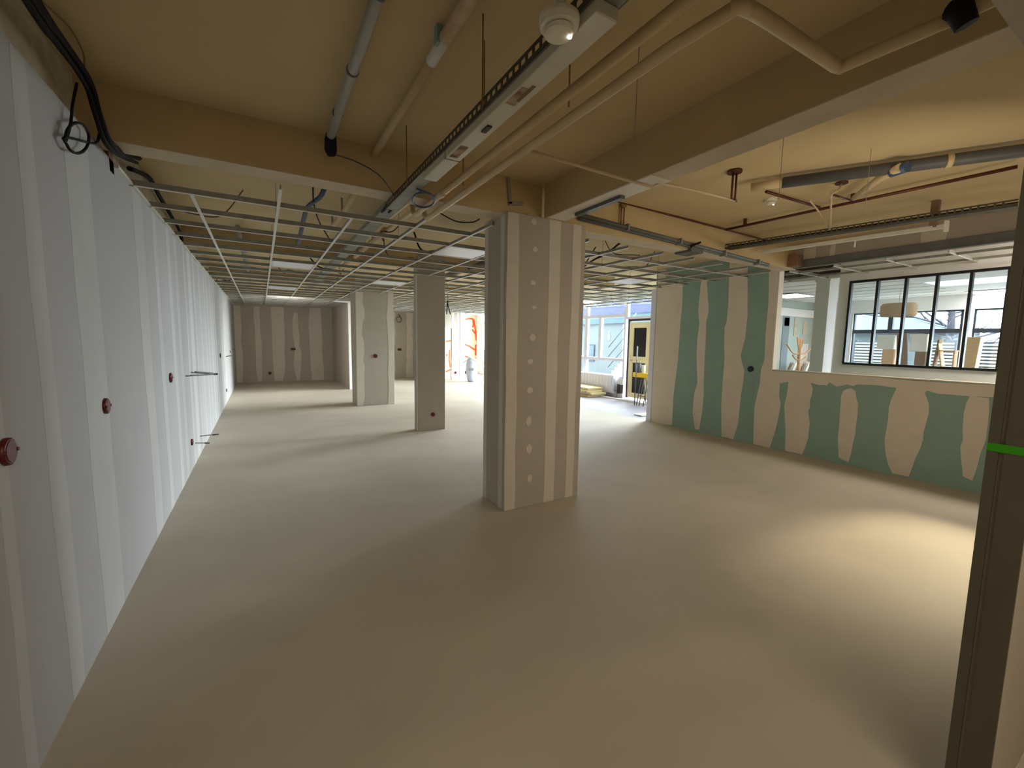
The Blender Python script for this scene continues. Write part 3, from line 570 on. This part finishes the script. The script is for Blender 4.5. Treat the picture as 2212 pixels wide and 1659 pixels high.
# cable tray with lamp batten below it
ctr = thing('cable_tray', 'long perforated steel cable tray running through the front bay over a lamp batten', 'cable tray', (.99, 2.5, 2.75))
def perftray(parent, x, y0, y1, z, wdt=.10, h=.055, m='galvd', slot=.05):
    B('tray_base', (x-wdt/2, y0, z), (x+wdt/2, y1, z+.003), 'galvd', parent)
    for s_ in (-1, 1):
        e = MB(); n_ = int((y1-y0)/slot); xx = x+s_*wdt/2
        e.box((xx-.0015, y0, z), (xx+.0015, y1, z+.018)); e.box((xx-.0015, y0, z+h-.014), (xx+.0015, y1, z+h))
        for k in range(n_+1): e.box((xx-.0015, y0+k*slot, z+.018), (xx+.0015, y0+k*slot+.016, z+h-.014))
        e.build('perforated_side', m, parent)
perftray(ctr, .99, .42, 3.72, 2.742, m='trayd')
MB().tube([(.96, .45, 2.76), (.97, 2, 2.765), (.965, 3.95, 2.78), (1.1, 4.3, 2.95)], .012, 6).tube([(1.01, .45, 2.76), (1.0, 2, 2.765), (1.01, 3.9, 2.77), (1.16, 4.3, 2.95)], .01, 6).tube([(.985, .45, 2.78), (.99, 2.2, 2.78), (.99, 3.85, 2.785), (1.14, 4.25, 2.96)], .011, 6).build('cables_in_tray', 'cable', ctr)
for yy_ in (1.9, 3.1): T('tray_rod', [(.932, yy_, 2.742), (.932, yy_, ZS)], .0035, 'brass', ctr, 6)
bt = thing('lamp_batten', 'long white lamp batten without tubes under the cable tray', 'lamp', (.99, 2, 2.7))
B('batten_body', (.945, 1.12, 2.695), (1.035, 2.78, 2.741), 'batten', bt, .004)
for y0, y1 in ((1.58, 1.72), (2.2, 2.36)): B('rust_stain', (.955, y0, 2.6935), (1.0, y1, 2.695), 'stain', bt)
B('terminal_block', (.975, 1.93, 2.687), (1.0, 2.0, 2.695), 'black', bt); B('joint', (.943, 2.4, 2.693), (1.037, 2.404, 2.742), 'grey', bt); B('rust_slot', (.985, 1.55, 2.692), (1.0, 1.68, 2.695), 'dwood', bt)
# smoke detectors
def detector(x, y, ztop, r, label):
    t = thing('smoke_detector', label, 'smoke detector', (x, y, ztop))
    MB().tube([(x, y, ztop), (x, y, ztop-.012), (x, y, ztop-.03), (x, y, ztop-.032)], [r, r, r*.92, r*.6], 40).build('base', 'plast', t).data.shade_flat()
    MB().tube([(x, y, ztop-.036), (x, y, ztop-.05), (x, y, ztop-.056)], [r*.72, r*.70, r*.55], 40).build('head', 'plast', t).data.shade_flat()
    T('dark_slot', [(x, y, ztop-.032), (x, y, ztop-.037)], r*.62, 'black', t, 20)
    MB().tube([(x+r*.45, y-r*.3, ztop-.056), (x+r*.45, y-r*.3, ztop-.060)], .006, 8).build('indicator', 'lamp', t)
    return t
p = W(1213, 64, 'z', 2.68); dt = detector(p.x-.01, p.y, 2.71, .066, 'white round smoke detector beside the lamp batten in the front bay')
T('mount', [(p.x-.01, p.y, 2.71), (p.x-.01, p.y, ZS)], .02, 'plast', dt, 12)
p = W(1665, 436, 'z', 3.12); detector(p.x, p.y, ZS, .055, 'small white round smoke detector on the right bay ceiling')
# wires hanging
def wire(name, pts, r, m, label, cat='cable', n=6, parent=None):
    o_ = T(name, smoothpath(pts, n), r, m, parent, 6)
    return tag(o_, label, cat) if label else o_
wire('thin_cable', [(.49, 3.43, 2.98), W(770, 350, 'z', 2.92), W(820, 380, 'z', 2.80), (.93, 3.45, 2.78)], .005, 'grey', 'thin grey cable sagging from the taped pipe end to the cable tray')
L = [W(900, 408, 'z', 2.74)]
cx_, cy_ = 915, 432
for k in range(15):
    a = -1.2+k*.5; L.append(W(cx_+24*math.cos(a), cy_+16*math.sin(a), 'z', 2.70+.002*k))
wire('cable_coil', L, .008, 'bluec', 'coiled blue conduit hanging at the far end of the cable tray', 'cable', 3)
wire('thin_cable', [W(950, 460, 'z', 2.88), W(985, 478, 'z', 2.86), W(1020, 480, 'z', 2.88), W(1036, 473, 'z', 2.92)], .006, 'cable', 'black cable sagging left of the large column')
wire('hanging_cable', [W(676, 403, 'z', 2.95), W(678, 440, 'z', 2.9), W(690, 480, 'z', 2.86), W(711, 515, 'z', 2.83)], .007, 'cable', 'black cable hanging through the grid below the cross beam')
wire('flexible_duct', [W(702, 404, 'z', 2.98), W(692, 425, 'z', 2.93), W(665, 448, 'z', 2.9), W(655, 480, 'z', 2.88), W(648, 510, 'z', 2.86), W(642, 535, 'z', 2.9)], .022, 'bluec', 'blue flexible duct above the hanging grid left of the cable tray', 'duct')
for i, (a, b, zt) in enumerate(((1047, 1047, 3.15),)):
    p = W(1047, 88, 'z', 3.14); tag(T('hanger_wire', [(p.x, p.y, 3.14), (p.x, p.y, 2.72)], .0035, 'brass', None, 5), 'rusty wire hanging from the slab left of the smoke detector', 'wire')
p = W(1383, 60, 'z', 3.14); tag(T('hanger_wire', [(p.x, p.y, 3.14), (p.x-.01, p.y, 2.55)], .002, 'galvd', None, 5), 'thin wire hanging behind the twin cream pipes', 'wire')
p = W(1693, 290, 'z', 3.14); tag(T('hanger_wire', [(p.x, p.y, 3.14), (p.x, p.y, 2.7)], .002, 'galvd', None, 5), 'thin wire hanging in front of the dark grey duct', 'wire')
p = W(1882, 320, 'z', 3.14); tag(T('hanger_wire', [(p.x, p.y, 3.14), (p.x, p.y, 2.66)], .002, 'galvd', None, 5), 'thin wire hanging across the middle of the dark grey duct', 'wire')
# conduit loop on beam above the column
zz = MB(); 
p1, p2, p3 = W(1096, 376, 'y', 3.55), W(1101, 441, 'y', 3.55), W(1128, 441, 'y', 3.55)
tag(MB().beam((p1.x, 3.54, p1.z), (p2.x, 3.54, p2.z), .03, .015, (0, 1, 0)).beam((p2.x-.015, 3.54, p2.z), (p3.x, 3.54, p3.z), .03, .015, (0, 1, 0)).beam((p1.x, 3.54, p1.z), (p1.x+.09, 3.54, p1.z-.01), .02, .015, (0, 1, 0)).build('metal_bracket', 'galvd'), 'grey metal bracket fixed on the beam above the large column', 'bracket')
# black cable bundle on the left wall
cb = thing('cable_bundle', 'thick black cable bundle running along the top of the left wall', 'cable', (-.75, 2.5, 3))
LP = [(-.74, .5, 3.06), (-.74, 1.6, 3.03), W(60, 0, 'x', -.75), W(112, 78, 'x', -.75), W(178, 170, 'x', -.75), W(200, 235, 'x', -.75), W(222, 300, 'x', -.75), W(250, 328, 'x', -.75), W(292, 342, 'x', -.78)]
rnd = random.Random(5)
for k in range(7):
    o3 = Vector((rnd.uniform(0, .03), rnd.uniform(-.02, .02), rnd.uniform(-.03, .03)))
    T('cable_strand', smoothpath([Vector(p)+o3+Vector((0, rnd.uniform(-.01, .01), rnd.uniform(-.012, .012))) for p in LP], 5), .012, 'cable', cb, 6)
wire('cable_bundle', [(-.83, 4.5, 2.95), W(322, 385, 'x', -.83), W(345, 425, 'x', -.83), W(375, 475, 'x', -.83), W(388, 500, 'x', -.83), W(395, 530, 'x', -.83)], .02, 'cable', 'black cable bundle behind the hanging grid along the left wall')
wire('thin_cable', [W(88, 0, 'z', 3.12), W(150, 60, 'z', 3.12), W(178, 110, 'z', 3.12), W(182, 140, 'z', 3.08), W(176, 165, 'z', 3.02)], .004, 'brass', 'thin brown cable curving along the slab beside the black bundle')
L = [W(166, 180, 'x', -.77), W(157, 225, 'x', -.77), W(153, 265, 'x', -.77)]
for k in range(14):
    a = math.pi*1.05-k*.5; L.append(W(167+25*math.cos(a), 298-33*math.sin(a), 'x', -.77+.003*(k % 3)))
L += [W(205, 310, 'x', -.77), W(214, 290, 'x', -.77)]
wire('cable_loop', L, .007, 'cable', 'looped black cable hanging on the left wall from the bundle', 'cable', 3)
# masonry lump/bracket at beam end
tag(B('end_bracket', (-.88, 3.80, 2.72), (-.80, 3.90, 2.86), 'dwood'), 'brown bracket at the left end of the cross beam', 'bracket')
# ================================================================== RIGHT BAY SERVICES
du = thing('grey_duct', 'thick dark grey duct on the right bay ceiling with a cream elbow end', 'duct', (4.2, 1.5, 3.08))
a_, b_ = W(1690, 395, 'z', 3.07), W(2198, 327, 'z', 3.07); c_ = W(1622, 405, 'z', 3.07)
T('duct_run', [a_, b_, b_+(b_-a_)*.2], .045, 'dgrey', du, 16); T('elbow_end', [c_, a_+(c_-a_)*.0], .038, 'pipe', du, 12); T('duct_strap', [a_.lerp(b_, .735), a_.lerp(b_, .76)], .05, 'pipe', du, 16)
T('side_branch', [W(1945, 362, 'z', 3.04), W(1900, 385, 'z', 3.04), W(1845, 428, 'z', 3.05)], [.035, .03, .025], 'pipe', du, 12); T('branch_collar', [W(1925, 372, 'z', 3.04), W(1960, 360, 'z', 3.04)], .04, 'bluec', du, 12)
cp = thing('copper_pipe', 'dark red copper pipe crossing the right bay ceiling under the duct', 'pipe', (5, 2, 3.06))
T('pipe_run', [W(1568, 496, 'z', 3.07), W(2198, 360, 'z', 3.07)], .015, 'copper', cp, 8)
T('pipe_lead', [W(1655, 414, 'z', 3.07), W(1770, 448, 'z', 3.06)], .014, 'copper', cp, 8)
for f_ in (.1, .55): p = W(1568, 496, 'z', 3.07).lerp(W(2198, 360, 'z', 3.07), f_); B('pipe_clip', (p.x-.015, p.y-.015, 3.06), (p.x+.015, p.y+.015, ZS), 'copper', cp)
c2p = thing('copper_pipe', 'thin brown pipe running along the top of the right cross beam', 'pipe', (4, 3.4, 3.1))
T('pipe_run', [W(1320, 431, 'y', 3.5), W(1568, 496, 'y', 3.5), W(1664, 522, 'y', 3.5)], .011, 'copper', c2p, 8)
p = W(1346, 440, 'y', 3.5)
for d in (0, .04): T('riser', [(p.x+d, 3.52, p.z), (p.x+d, 3.52, p.z-.2)], .009, 'brass', c2p, 6)
T('rosette', [(p.x+.02, 3.53, p.z+.0), (p.x+.02, 3.50, p.z)], .04, 'brass', c2p, 10)
q = W(1818, 396, 'z', 3.14); c3p = thing('drop_pipe', 'short pinkish pipe from a dark ceiling hole looping down to the tray', 'pipe', tuple(q))
T('rosette', [(q.x, q.y, 3.135), (q.x, q.y, ZS)], .05, 'copper', c3p, 12)
T('pipe_run', smoothpath([q, W(1812, 410, 'z', 3.05), W(1797, 420, 'z', 3.0), W(1795, 440, 'z', 2.98), W(1794, 492, 'z', 2.93)], 4), .009, 'rust', c3p, 6)
T('pipe_run', [W(1748, 432, 'z', 3.05), W(1765, 452, 'z', 3.0), W(1792, 494, 'z', 2.93)], .008, 'rust', c3p, 6)
T('pipe_run', [W(1797, 420, 'z', 3.0), W(1840, 433, 'z', 3.06)], .009, 'copper', c3p, 6)
# right tray
rtk = thing('cable_tray', 'perforated steel cable tray across the right bay towards the green wall', 'cable tray', (5.5, 2.5, 2.93))
a_, b_ = W(1505, 549, 'z', 2.90), W(2198, 448, 'z', 2.90); dv = (b_-a_).normalized(); sdv = Vector((0, 0, 1)).cross(dv)
MB().beam(a_, b_, .11, .003).build('tray_base', 'trayd', rtk)
for s_ in (-1, 1):
    e = MB(); LL = (b_-a_).length; oo = sdv*s_*.055
    e.beam(a_+oo+Vector((0, 0, .01)), b_+oo+Vector((0, 0, .01)), .003, .02); e.beam(a_+oo+Vector((0, 0, .055)), b_+oo+Vector((0, 0, .055)), .003, .014)
    for k in range(int(LL/.05)):
        c = a_+dv*(k*.05)+oo; e.beam(c+Vector((0, 0, .018)), c+Vector((0, 0, .05)), .003, .016, dv)
    e.build('perforated_side', 'trayd', rtk)
MB().tube([a_+Vector((0, 0, .02)), a_.lerp(b_, .5)+Vector((0, 0, .025)), b_+Vector((0, 0, .02))], .014, 6).build('cables_in_tray', 'cable', rtk)
fx = thing('lamp_batten', 'long slim white lamp batten beside the tray in the right bay', 'lamp', (6, 2.5, 2.9))
a_, b_ = W(1645, 545, 'z', 2.88), W(2040, 489, 'z', 2.88)
MB().beam(a_, b_, .06, .035).build('batten_body', 'batten', fx); MB().beam(b_, b_+(b_-a_).normalized()*.03, .07, .1).build('end_cap', 'plast', fx); p = a_.lerp(b_, .58); T('pull_rod', [p, p-Vector((0, 0, .09))], .008, 'plast', fx, 6)
p = b_-(b_-a_).normalized()*.08; B('socket_block', (p.x-.03, p.y-.03, p.z), (p.x+.03, p.y+.03, ZS), 'dwood', fx)
# dark rail along the lintel and grey trunking along the right cross beam
rl = tag(MB().box((XR-.07, .41, ZB-.01), (XR-.012, 3.54, ZB+.09)).box((XR-.09, .41, ZB-.02), (XR-.012, 3.54, ZB-.01)).build('steel_track', 'track'), 'grey steel track along the bottom of the lintel over the opening', 'track')
B('track_end', (XR-.25, 3.42, ZB-.01), (XR-.07, 3.54, ZB+.16), 'dwood', rl)
tk = thing('steel_trunking', 'grey metal conduits clipped along the bottom of the right cross beam', 'conduit', (5, 3.5, 2.85))
T('conduit', [W(1245, 462, 'y', 3.50), W(1660, 572, 'y', 3.50)], .022, 'track', tk, 8); T('conduit', [W(1250, 472, 'y', 3.52), W(1500, 535, 'y', 3.52), W(1660, 574, 'y', 3.52)], .018, 'track', tk, 8)
for f_ in (.2, .45, .7, .92): p = W(1245, 462, 'y', 3.50).lerp(W(1660, 572, 'y', 3.50), f_); B('clip', (p.x-.01, 3.46, p.z-.04), (p.x+.01, 3.55, p.z+.03), 'galv', tk)
tag(MB().beam(W(1246, 464, 'z', 2.82), W(1345, 425, 'z', 2.82), .05, .03).build('steel_profile', 'dgrey'), 'dark steel profile leaning off the long beam next to the large column', 'profile')
# junction of tray & conduits
jb = tag(MB().box((4.55, 3.5, 2.84), (4.78, 3.74, 2.9)).build('cable_knot', 'grey'), 'tangle of dark cables where the tray meets the cross beam', 'cable')
jb.location.z = -.06
for k in range(6):
    T('cable_strand', smoothpath([(4.5+.03*k, 3.45, 2.84+.01*k), (4.65, 3.6+.02*k, 2.82), (4.85, 3.7, 2.86-.01*k)], 4), .012, 'cable', jb, 6)
# ================================================================== ABOVE-GRID CLUTTER
perf2 = thing('cable_tray', 'dusty cable tray above the hanging grid behind the cross beam', 'cable tray', (1.15, 8, 2.95)); B('tray_base', (1.08, 4.3, 2.93), (1.22, 13.5, 2.935), 'galvd', perf2)
for s_ in (1.08, 1.22): B('tray_side', (s_-.002, 4.3, 2.935), (s_+.002, 13.5, 2.98), 'galvd', perf2)
for i, (xx, y0, y1, z, r, m, lb) in enumerate(((.80, 3.8, 6.2, 3.02, .026, 'pipe', 'cream pipe continuing above the grid left of the tray'), (1.35, 5.4, 8.8, 2.98, .035, 'rust', 'pale pipe above the grid just right of the dusty tray'), (3.4, 4.0, 12, 3.0, .05, 'dgrey', 'dark duct above the grid right of the columns'), (-.2, 6.5, 17, 3.03, .03, 'galvd', 'steel pipe above the grid close to the left wall'))):
    tp = thing('ceiling_pipe', lb, 'pipe', (xx, (y0+y1)/2, z)); T('pipe_run', [(xx, y0, z), (xx+.02, (y0+y1)/2, z), (xx, y1, z)], r, m, tp, 10)
    for f_ in (.2, .5, .8): yy_ = y0+(y1-y0)*f_; B('pipe_hanger', (xx-.008, yy_, z), (xx+.008, yy_+.02, ZS), 'galvd', tp)
rnd = random.Random(11)
spots = [(-.1, 5.3), (1.55, 4.9), (1.6, 6.5), (.7, 8.3), (1.6, 10), (.2, 9.3), (1.6, 12.6), (4.0, 4.5), (4.6, 5.3), (5.6, 5.0), (4.2, 7.2), (5.2, 8.6), (3.9, 9.9), (6.1, 8.3), (1.9, 6.0), (3.3, 5.6), (-.4, 12)]
for i, (x, y) in enumerate(spots):
    pts = [(x, y, ZS)]; a = rnd.uniform(0, 6.3)
    for k in range(1, 4): pts.append((x+.22*k*math.cos(a)+rnd.uniform(-.1, .1), y+.22*k*math.sin(a)+rnd.uniform(-.1, .1), 2.86+rnd.uniform(0, .1)))
    tag(wire('loose_cable', pts, rnd.choice([.006, .009, .012]), rnd.choice(['cable', 'grey', 'cable']), None), 'loose dark cable lying above the hanging grid', 'cable', 'loose cables above the hanging grid')
wire('thick_hose', [W(1262, 575, 'z', 2.84), W(1285, 560, 'z', 2.86), W(1310, 548, 'z', 2.88), W(1340, 524, 'z', 2.95)], .014, 'cable', 'dark brown hose above the grid right of the large column')
# cables hanging from far ceiling
hc = thing('hanging_cable', 'pair of dark cables hanging between the slim column and the large column', 'cable', (5.2, 12, 2.7))
for a, b in ((966, 970), (968, 973)): T('cable_strand', smoothpath([Vector((W(967, 648, 'y', 12).x, 12, ZS)), W(967, 648, 'y', 12), W(a, 660, 'y', 12), W(b-(5 if a == 966 else 0), 679, 'y', 12)], 4), .014, 'cable', hc, 6)
L = [W(862+5.5*math.cos(k*.5), 690+6*math.sin(k*.5), 'y', 18.0) for k in range(14)]
wire('cable_coil', [W(861, 678, 'y', 18.0)]+L, .012, 'grey', 'grey cable ring hanging on the back wall right of the third column', 'cable', 2)
# ================================================================== ELECTRICAL BOXES
def redbox(px, py, plane, v, label, n=1, r=.042, m='red', out=1):
    p = W(px, py, plane, v); t = thing('socket_box', label, 'socket box', tuple(p))
    nv = Vector((1, 0, 0)) if plane == 'x' else Vector((0, 1, 0)); nv *= out; sd = Vector((0, 1, 0)) if plane == 'x' else Vector((1, 0, 0))
    for k in range(n):
        c = p+sd*(k-(n-1)/2)*.075
        MB().tube([c-nv*.002, c+nv*.014, c+nv*.017], [r, r, r*.85], 14).build('ring', m, t)
        MB().tube([c+nv*.0172, c+nv*.019], [r*.8, r*.78], 14).build('cover', m, t)
        for s_ in (-1, 1): q_ = c+sd*s_*r*.8; MB().tube([q_, q_+nv*.022], .008, 6).build('screw_lug', m, t)
XL = -.80
redbox(10, 976, 'x', XL, 'dark red socket box nearest the camera on the left wall', r=.05)
redbox(226, 877, 'x', XL, 'dark red socket box second from the camera on the left wall', r=.047)
redbox(367, 816, 'x', XL, 'dark red socket box third from the camera on the left wall', r=.05)
redbox(413, 955, 'x', XL, 'small red socket box low on the left wall near the bent wires', r=.042)
redbox(475, 768, 'x', XL, 'dark socket box high on the far part of the left wall', r=.05)
redbox(489, 843, 'x', XL, 'small red socket box low on the far end of the left wall', r=.045)
redbox(583, 806, 'y', 18.05, 'small red socket box low on the back wall', out=-1, r=.055)
redbox(633, 754, 'y', 18.05, 'double red socket box at mid height on the back wall', 2, out=-1, r=.05)
redbox(743.5, 754, 'y', 18.05, 'red socket box on the back wall just left of the partition', out=-1, r=.055)
redbox(863, 755, 'y', 18.05, 'double red socket box on the back wall right of the third column', 2, out=-1, r=.05)
redbox(811, 769, 'y', 10.87, 'red socket box in the middle of the third column', out=-1, r=.05)
redbox(935, 895, 'y', 7.40, 'dark red socket box low on the slim second column', out=-1, r=.038)
redbox(984, 805, 'y', 16.4, 'small red socket box on the narrow wall by the white post', out=-1, r=.05)
redbox(1622, 797, 'x', XR, 'black round box on the green wall at hand height', out=-1, r=.048, m='black')
redbox(1500, 895, 'x', XR-.004, 'small pale filler cap low on the green wall', out=-1, r=.012, m='gcomp')
# bent wires on left wall
def stick(pxs, label, m='grey', base=-.80):
    P = [Vector(W(a, b, 'x', base)) for a, b in pxs]; return P
y0 = W(441, 808, 'x', XL)
for (s, e_, lb) in (((7.8, 1.13), .30, 'upper'), ((7.75, 1.09), .34, 'lower')): pass
sw = thing('pipe_stub', 'pair of grey wire ends bent out of the left wall at waist height', 'pipe', (XL, 8.3, 1.1))
a = W(463, 808, 'x', XL+.02)
T('wire_end', [(XL, a.y, a.z), a+Vector((.03, 0, 0)), W(458, 806, 'x', XL+.06), W(422, 803, 'x', XL+.05)], .009, 'dgrey', sw, 6)
T('wire_end', [(XL, a.y, a.z), a+Vector((.03, 0, 0)), W(412, 811, 'x', XL+.05)], .009, 'dgrey', sw, 6)
T('end_cap', [a+Vector((-.01, 0, 0)), a+Vector((.05, 0, 0))], .02, 'cable', sw, 8)
for (p0, p1, lb) in (((432, 942), (473, 938), 'upper grey pipe stub sticking out low on the left wall'), ((421, 957), (453, 957), 'lower grey pipe stub sticking out low on the left wall')):
    a = W(*p0, 'x', XL); yb = a.y
    b = W(*p1, 'y', yb); t = thing('pipe_stub', lb, 'pipe', tuple(a)); T('tube', [a, a.lerp(b, .7)], .008, 'galvd', t, 6); T('dark_tip', [a.lerp(b, .65), b], .011, 'grey', t, 6)
for k, (q0, q1) in enumerate((((488, 770), (501, 768)), ((496, 757), (499, 762)), ((502, 754), (507, 754)))):
    a = W(*q0, 'x', XL); b = W(*q1, 'y', a.y); tag(T('pipe_stub', [a, b], .012, 'grey', None, 6), ['far grey pipe stub on the left wall beside the back corner', 'tiny stub left of two near the back corner', 'tiny stub right of two near the back corner'][k], 'pipe')
# ================================================================== ANNEX THINGS
ra = thing('radiator', 'light grey panel radiator below the tall facade windows', 'radiator', (9.2, 10.4, .1))
p, q = W(1327, 830, 'x', 9.2), W(1262, 830, 'x', 9.2)
B('panel', (9.14, p.y, .12), (9.24, q.y+.6, .66), 'upvc', ra, .01)
for k in range(14): B('fin', (9.13, p.y+.06+k*.14, .16), (9.14, p.y+.1+k*.14, .62), 'upvc', ra)
T('valve', [(9.2, p.y, .2), (9.2, p.y-.12, .2), (9.28, p.y-.12, .2)], .015, 'galv', ra, 6); T('supply_pipe', [(9.2, p.y-.12, .2), (9.2, p.y-.12, 0)], .01, 'copper', ra, 6)
tag(B('black_box', (9.12, p.y-.32, .14), (9.26, p.y-.18, .42), 'black', None, .01), 'small black box on the wall beside the radiator', 'box')['category'] = 'box'
for k, (dz, dx, dy) in enumerate(((0, 0, 0), (.07, .04, -.05), (.14, -.03, .06), (.21, .05, .1))):
    o_ = tag(MB().box((8.4+dx, 9.75+dy, .001+dz), (9.0+dx, 11.2+dy, .062+dz), .006).build('insulation_board', 'foam'), ['bottom', 'second', 'third', 'top'][k]+' yellow insulation board of the stack by the facade windows', 'insulation board', 'yellow insulation boards stacked on the floor')
# trestle
X = 8.75
tr = thing('builders_trestle', 'yellow topped trestle with dark legs standing in front of the yellow door', 'trestle', (X, 7.9, 0))
a, b = W(1370, 809, 'x', X), W(1408, 809, 'x', X)
B('top_beam', (X-.06, b.y, a.z-.06), (X+.06, a.y, a.z+.06), 'ybar', tr, .008)
for yy_ in (b.y+.08, b.y+.22, a.y-.30):
    for s_ in (-1, 1): T('leg', [(X+s_*.03, yy_, a.z-.06), (X+s_*.18, yy_, 0)], .014, 'dgrey', tr, 6)
MB().beam((X-.12, b.y+.06, .25), (X-.12, a.y-.28, .25), .02, .02).build('brace', 'dgrey', tr)
p = W(1382, 800, 'x', X); zt = a.z+.06
bk = thing('grey_bucket', 'dark grey bucket standing on the trestle', 'bucket', (X, p.y+.06, zt)); MB().tube([(X, p.y+.06, zt), (X, p.y+.06, zt+.26)], [.06, .075], 16).build('body', 'dgrey', bk); T('rim', [(X, p.y+.06, zt+.25), (X, p.y+.06, zt+.27)], .08, 'dgrey', bk, 16)
p = W(1390, 800, 'x', X); pt = thing('white_pot', 'small white pot beside the bucket on the trestle', 'pot', (X, p.y, zt)); T('body', [(X, p.y, zt), (X, p.y, zt+.2)], .055, 'plast', pt, 14); T('lid', [(X, p.y, zt+.2), (X, p.y, zt+.22)], .06, 'plast', pt, 14)
a, b = W(1377, 748, 'x', X-.2), W(1371, 862, 'x', X-.2)
po = thing('long_pole', 'tall grey pole standing in front of the dark door panes', 'pole', (X-.2, b.y, 0)); T('shaft', [(X-.2, b.y, 0), (X-.2, a.y, a.z-.35)], .014, 'dgrey', po, 8); MB().beam((X-.2, a.y, a.z-.35), (X-.2, a.y, a.z), .035, .02, (0, 1, 0)).build('head', 'galvd', po)
a, b = W(1409, 748, 'x', 9.0), W(1405, 864, 'x', 9.0)
tag(MB().beam((9.05, b.y, 0), (9.25, a.y, a.z), .07, .03, (1, 0, 0)).build('leaning_plank', 'dgrey'), 'dark plank leaning on the white wall right of the yellow door', 'plank')
tag(B('floor_slab', (7.35, 6.7, 0), (8.3, 6.95, .03), 'white', None, .004), 'thin white board lying on the annex floor by the green wall end', 'board')
# bag
bgx, bgy = 7.22, 15.5
bgo = thing('rubble_bag', 'tall pale blue bag with a grey label standing near the white post', 'bag', (bgx, bgy, 0))
prof = [(0, .13), (.02, .16), (.2, .21), (.45, .235), (.7, .22), (.9, .17), (.97, .12), (.985, .05)]
MB().tube([(bgx+.01*math.sin(z*5), bgy, z) for z, r in prof], [r for z, r in prof], 20).build('body', 'bag', bgo); B('label', (bgx-.19, bgy-.235, .46), (bgx-.02, bgy-.2, .55), 'dgrey', bgo)
ra_, rb_ = W(1016, 773, 'y', 15.2), W(1046, 793, 'y', 15.2); rb_ = ra_+(rb_-ra_)*(ra_.z/(ra_.z-rb_.z))
tag(T('white_rod', [ra_, rb_], .025, 'plast', None, 8), 'white rod slanting down from the top of the pale bag', 'rod')
tag(T('grey_rod', [W(1000, 784, 'y', 15.7), W(1013, 775, 'y', 15.7)], .018, 'galvd', None, 8), 'grey rod slanting between the white post and the pale bag', 'rod')
tag(B('dark_plinth', (8.6, 19.28, 0), (9.25, 19.4, .12), 'black'), 'dark strip lying at the foot of the orange marked wall', 'strip')
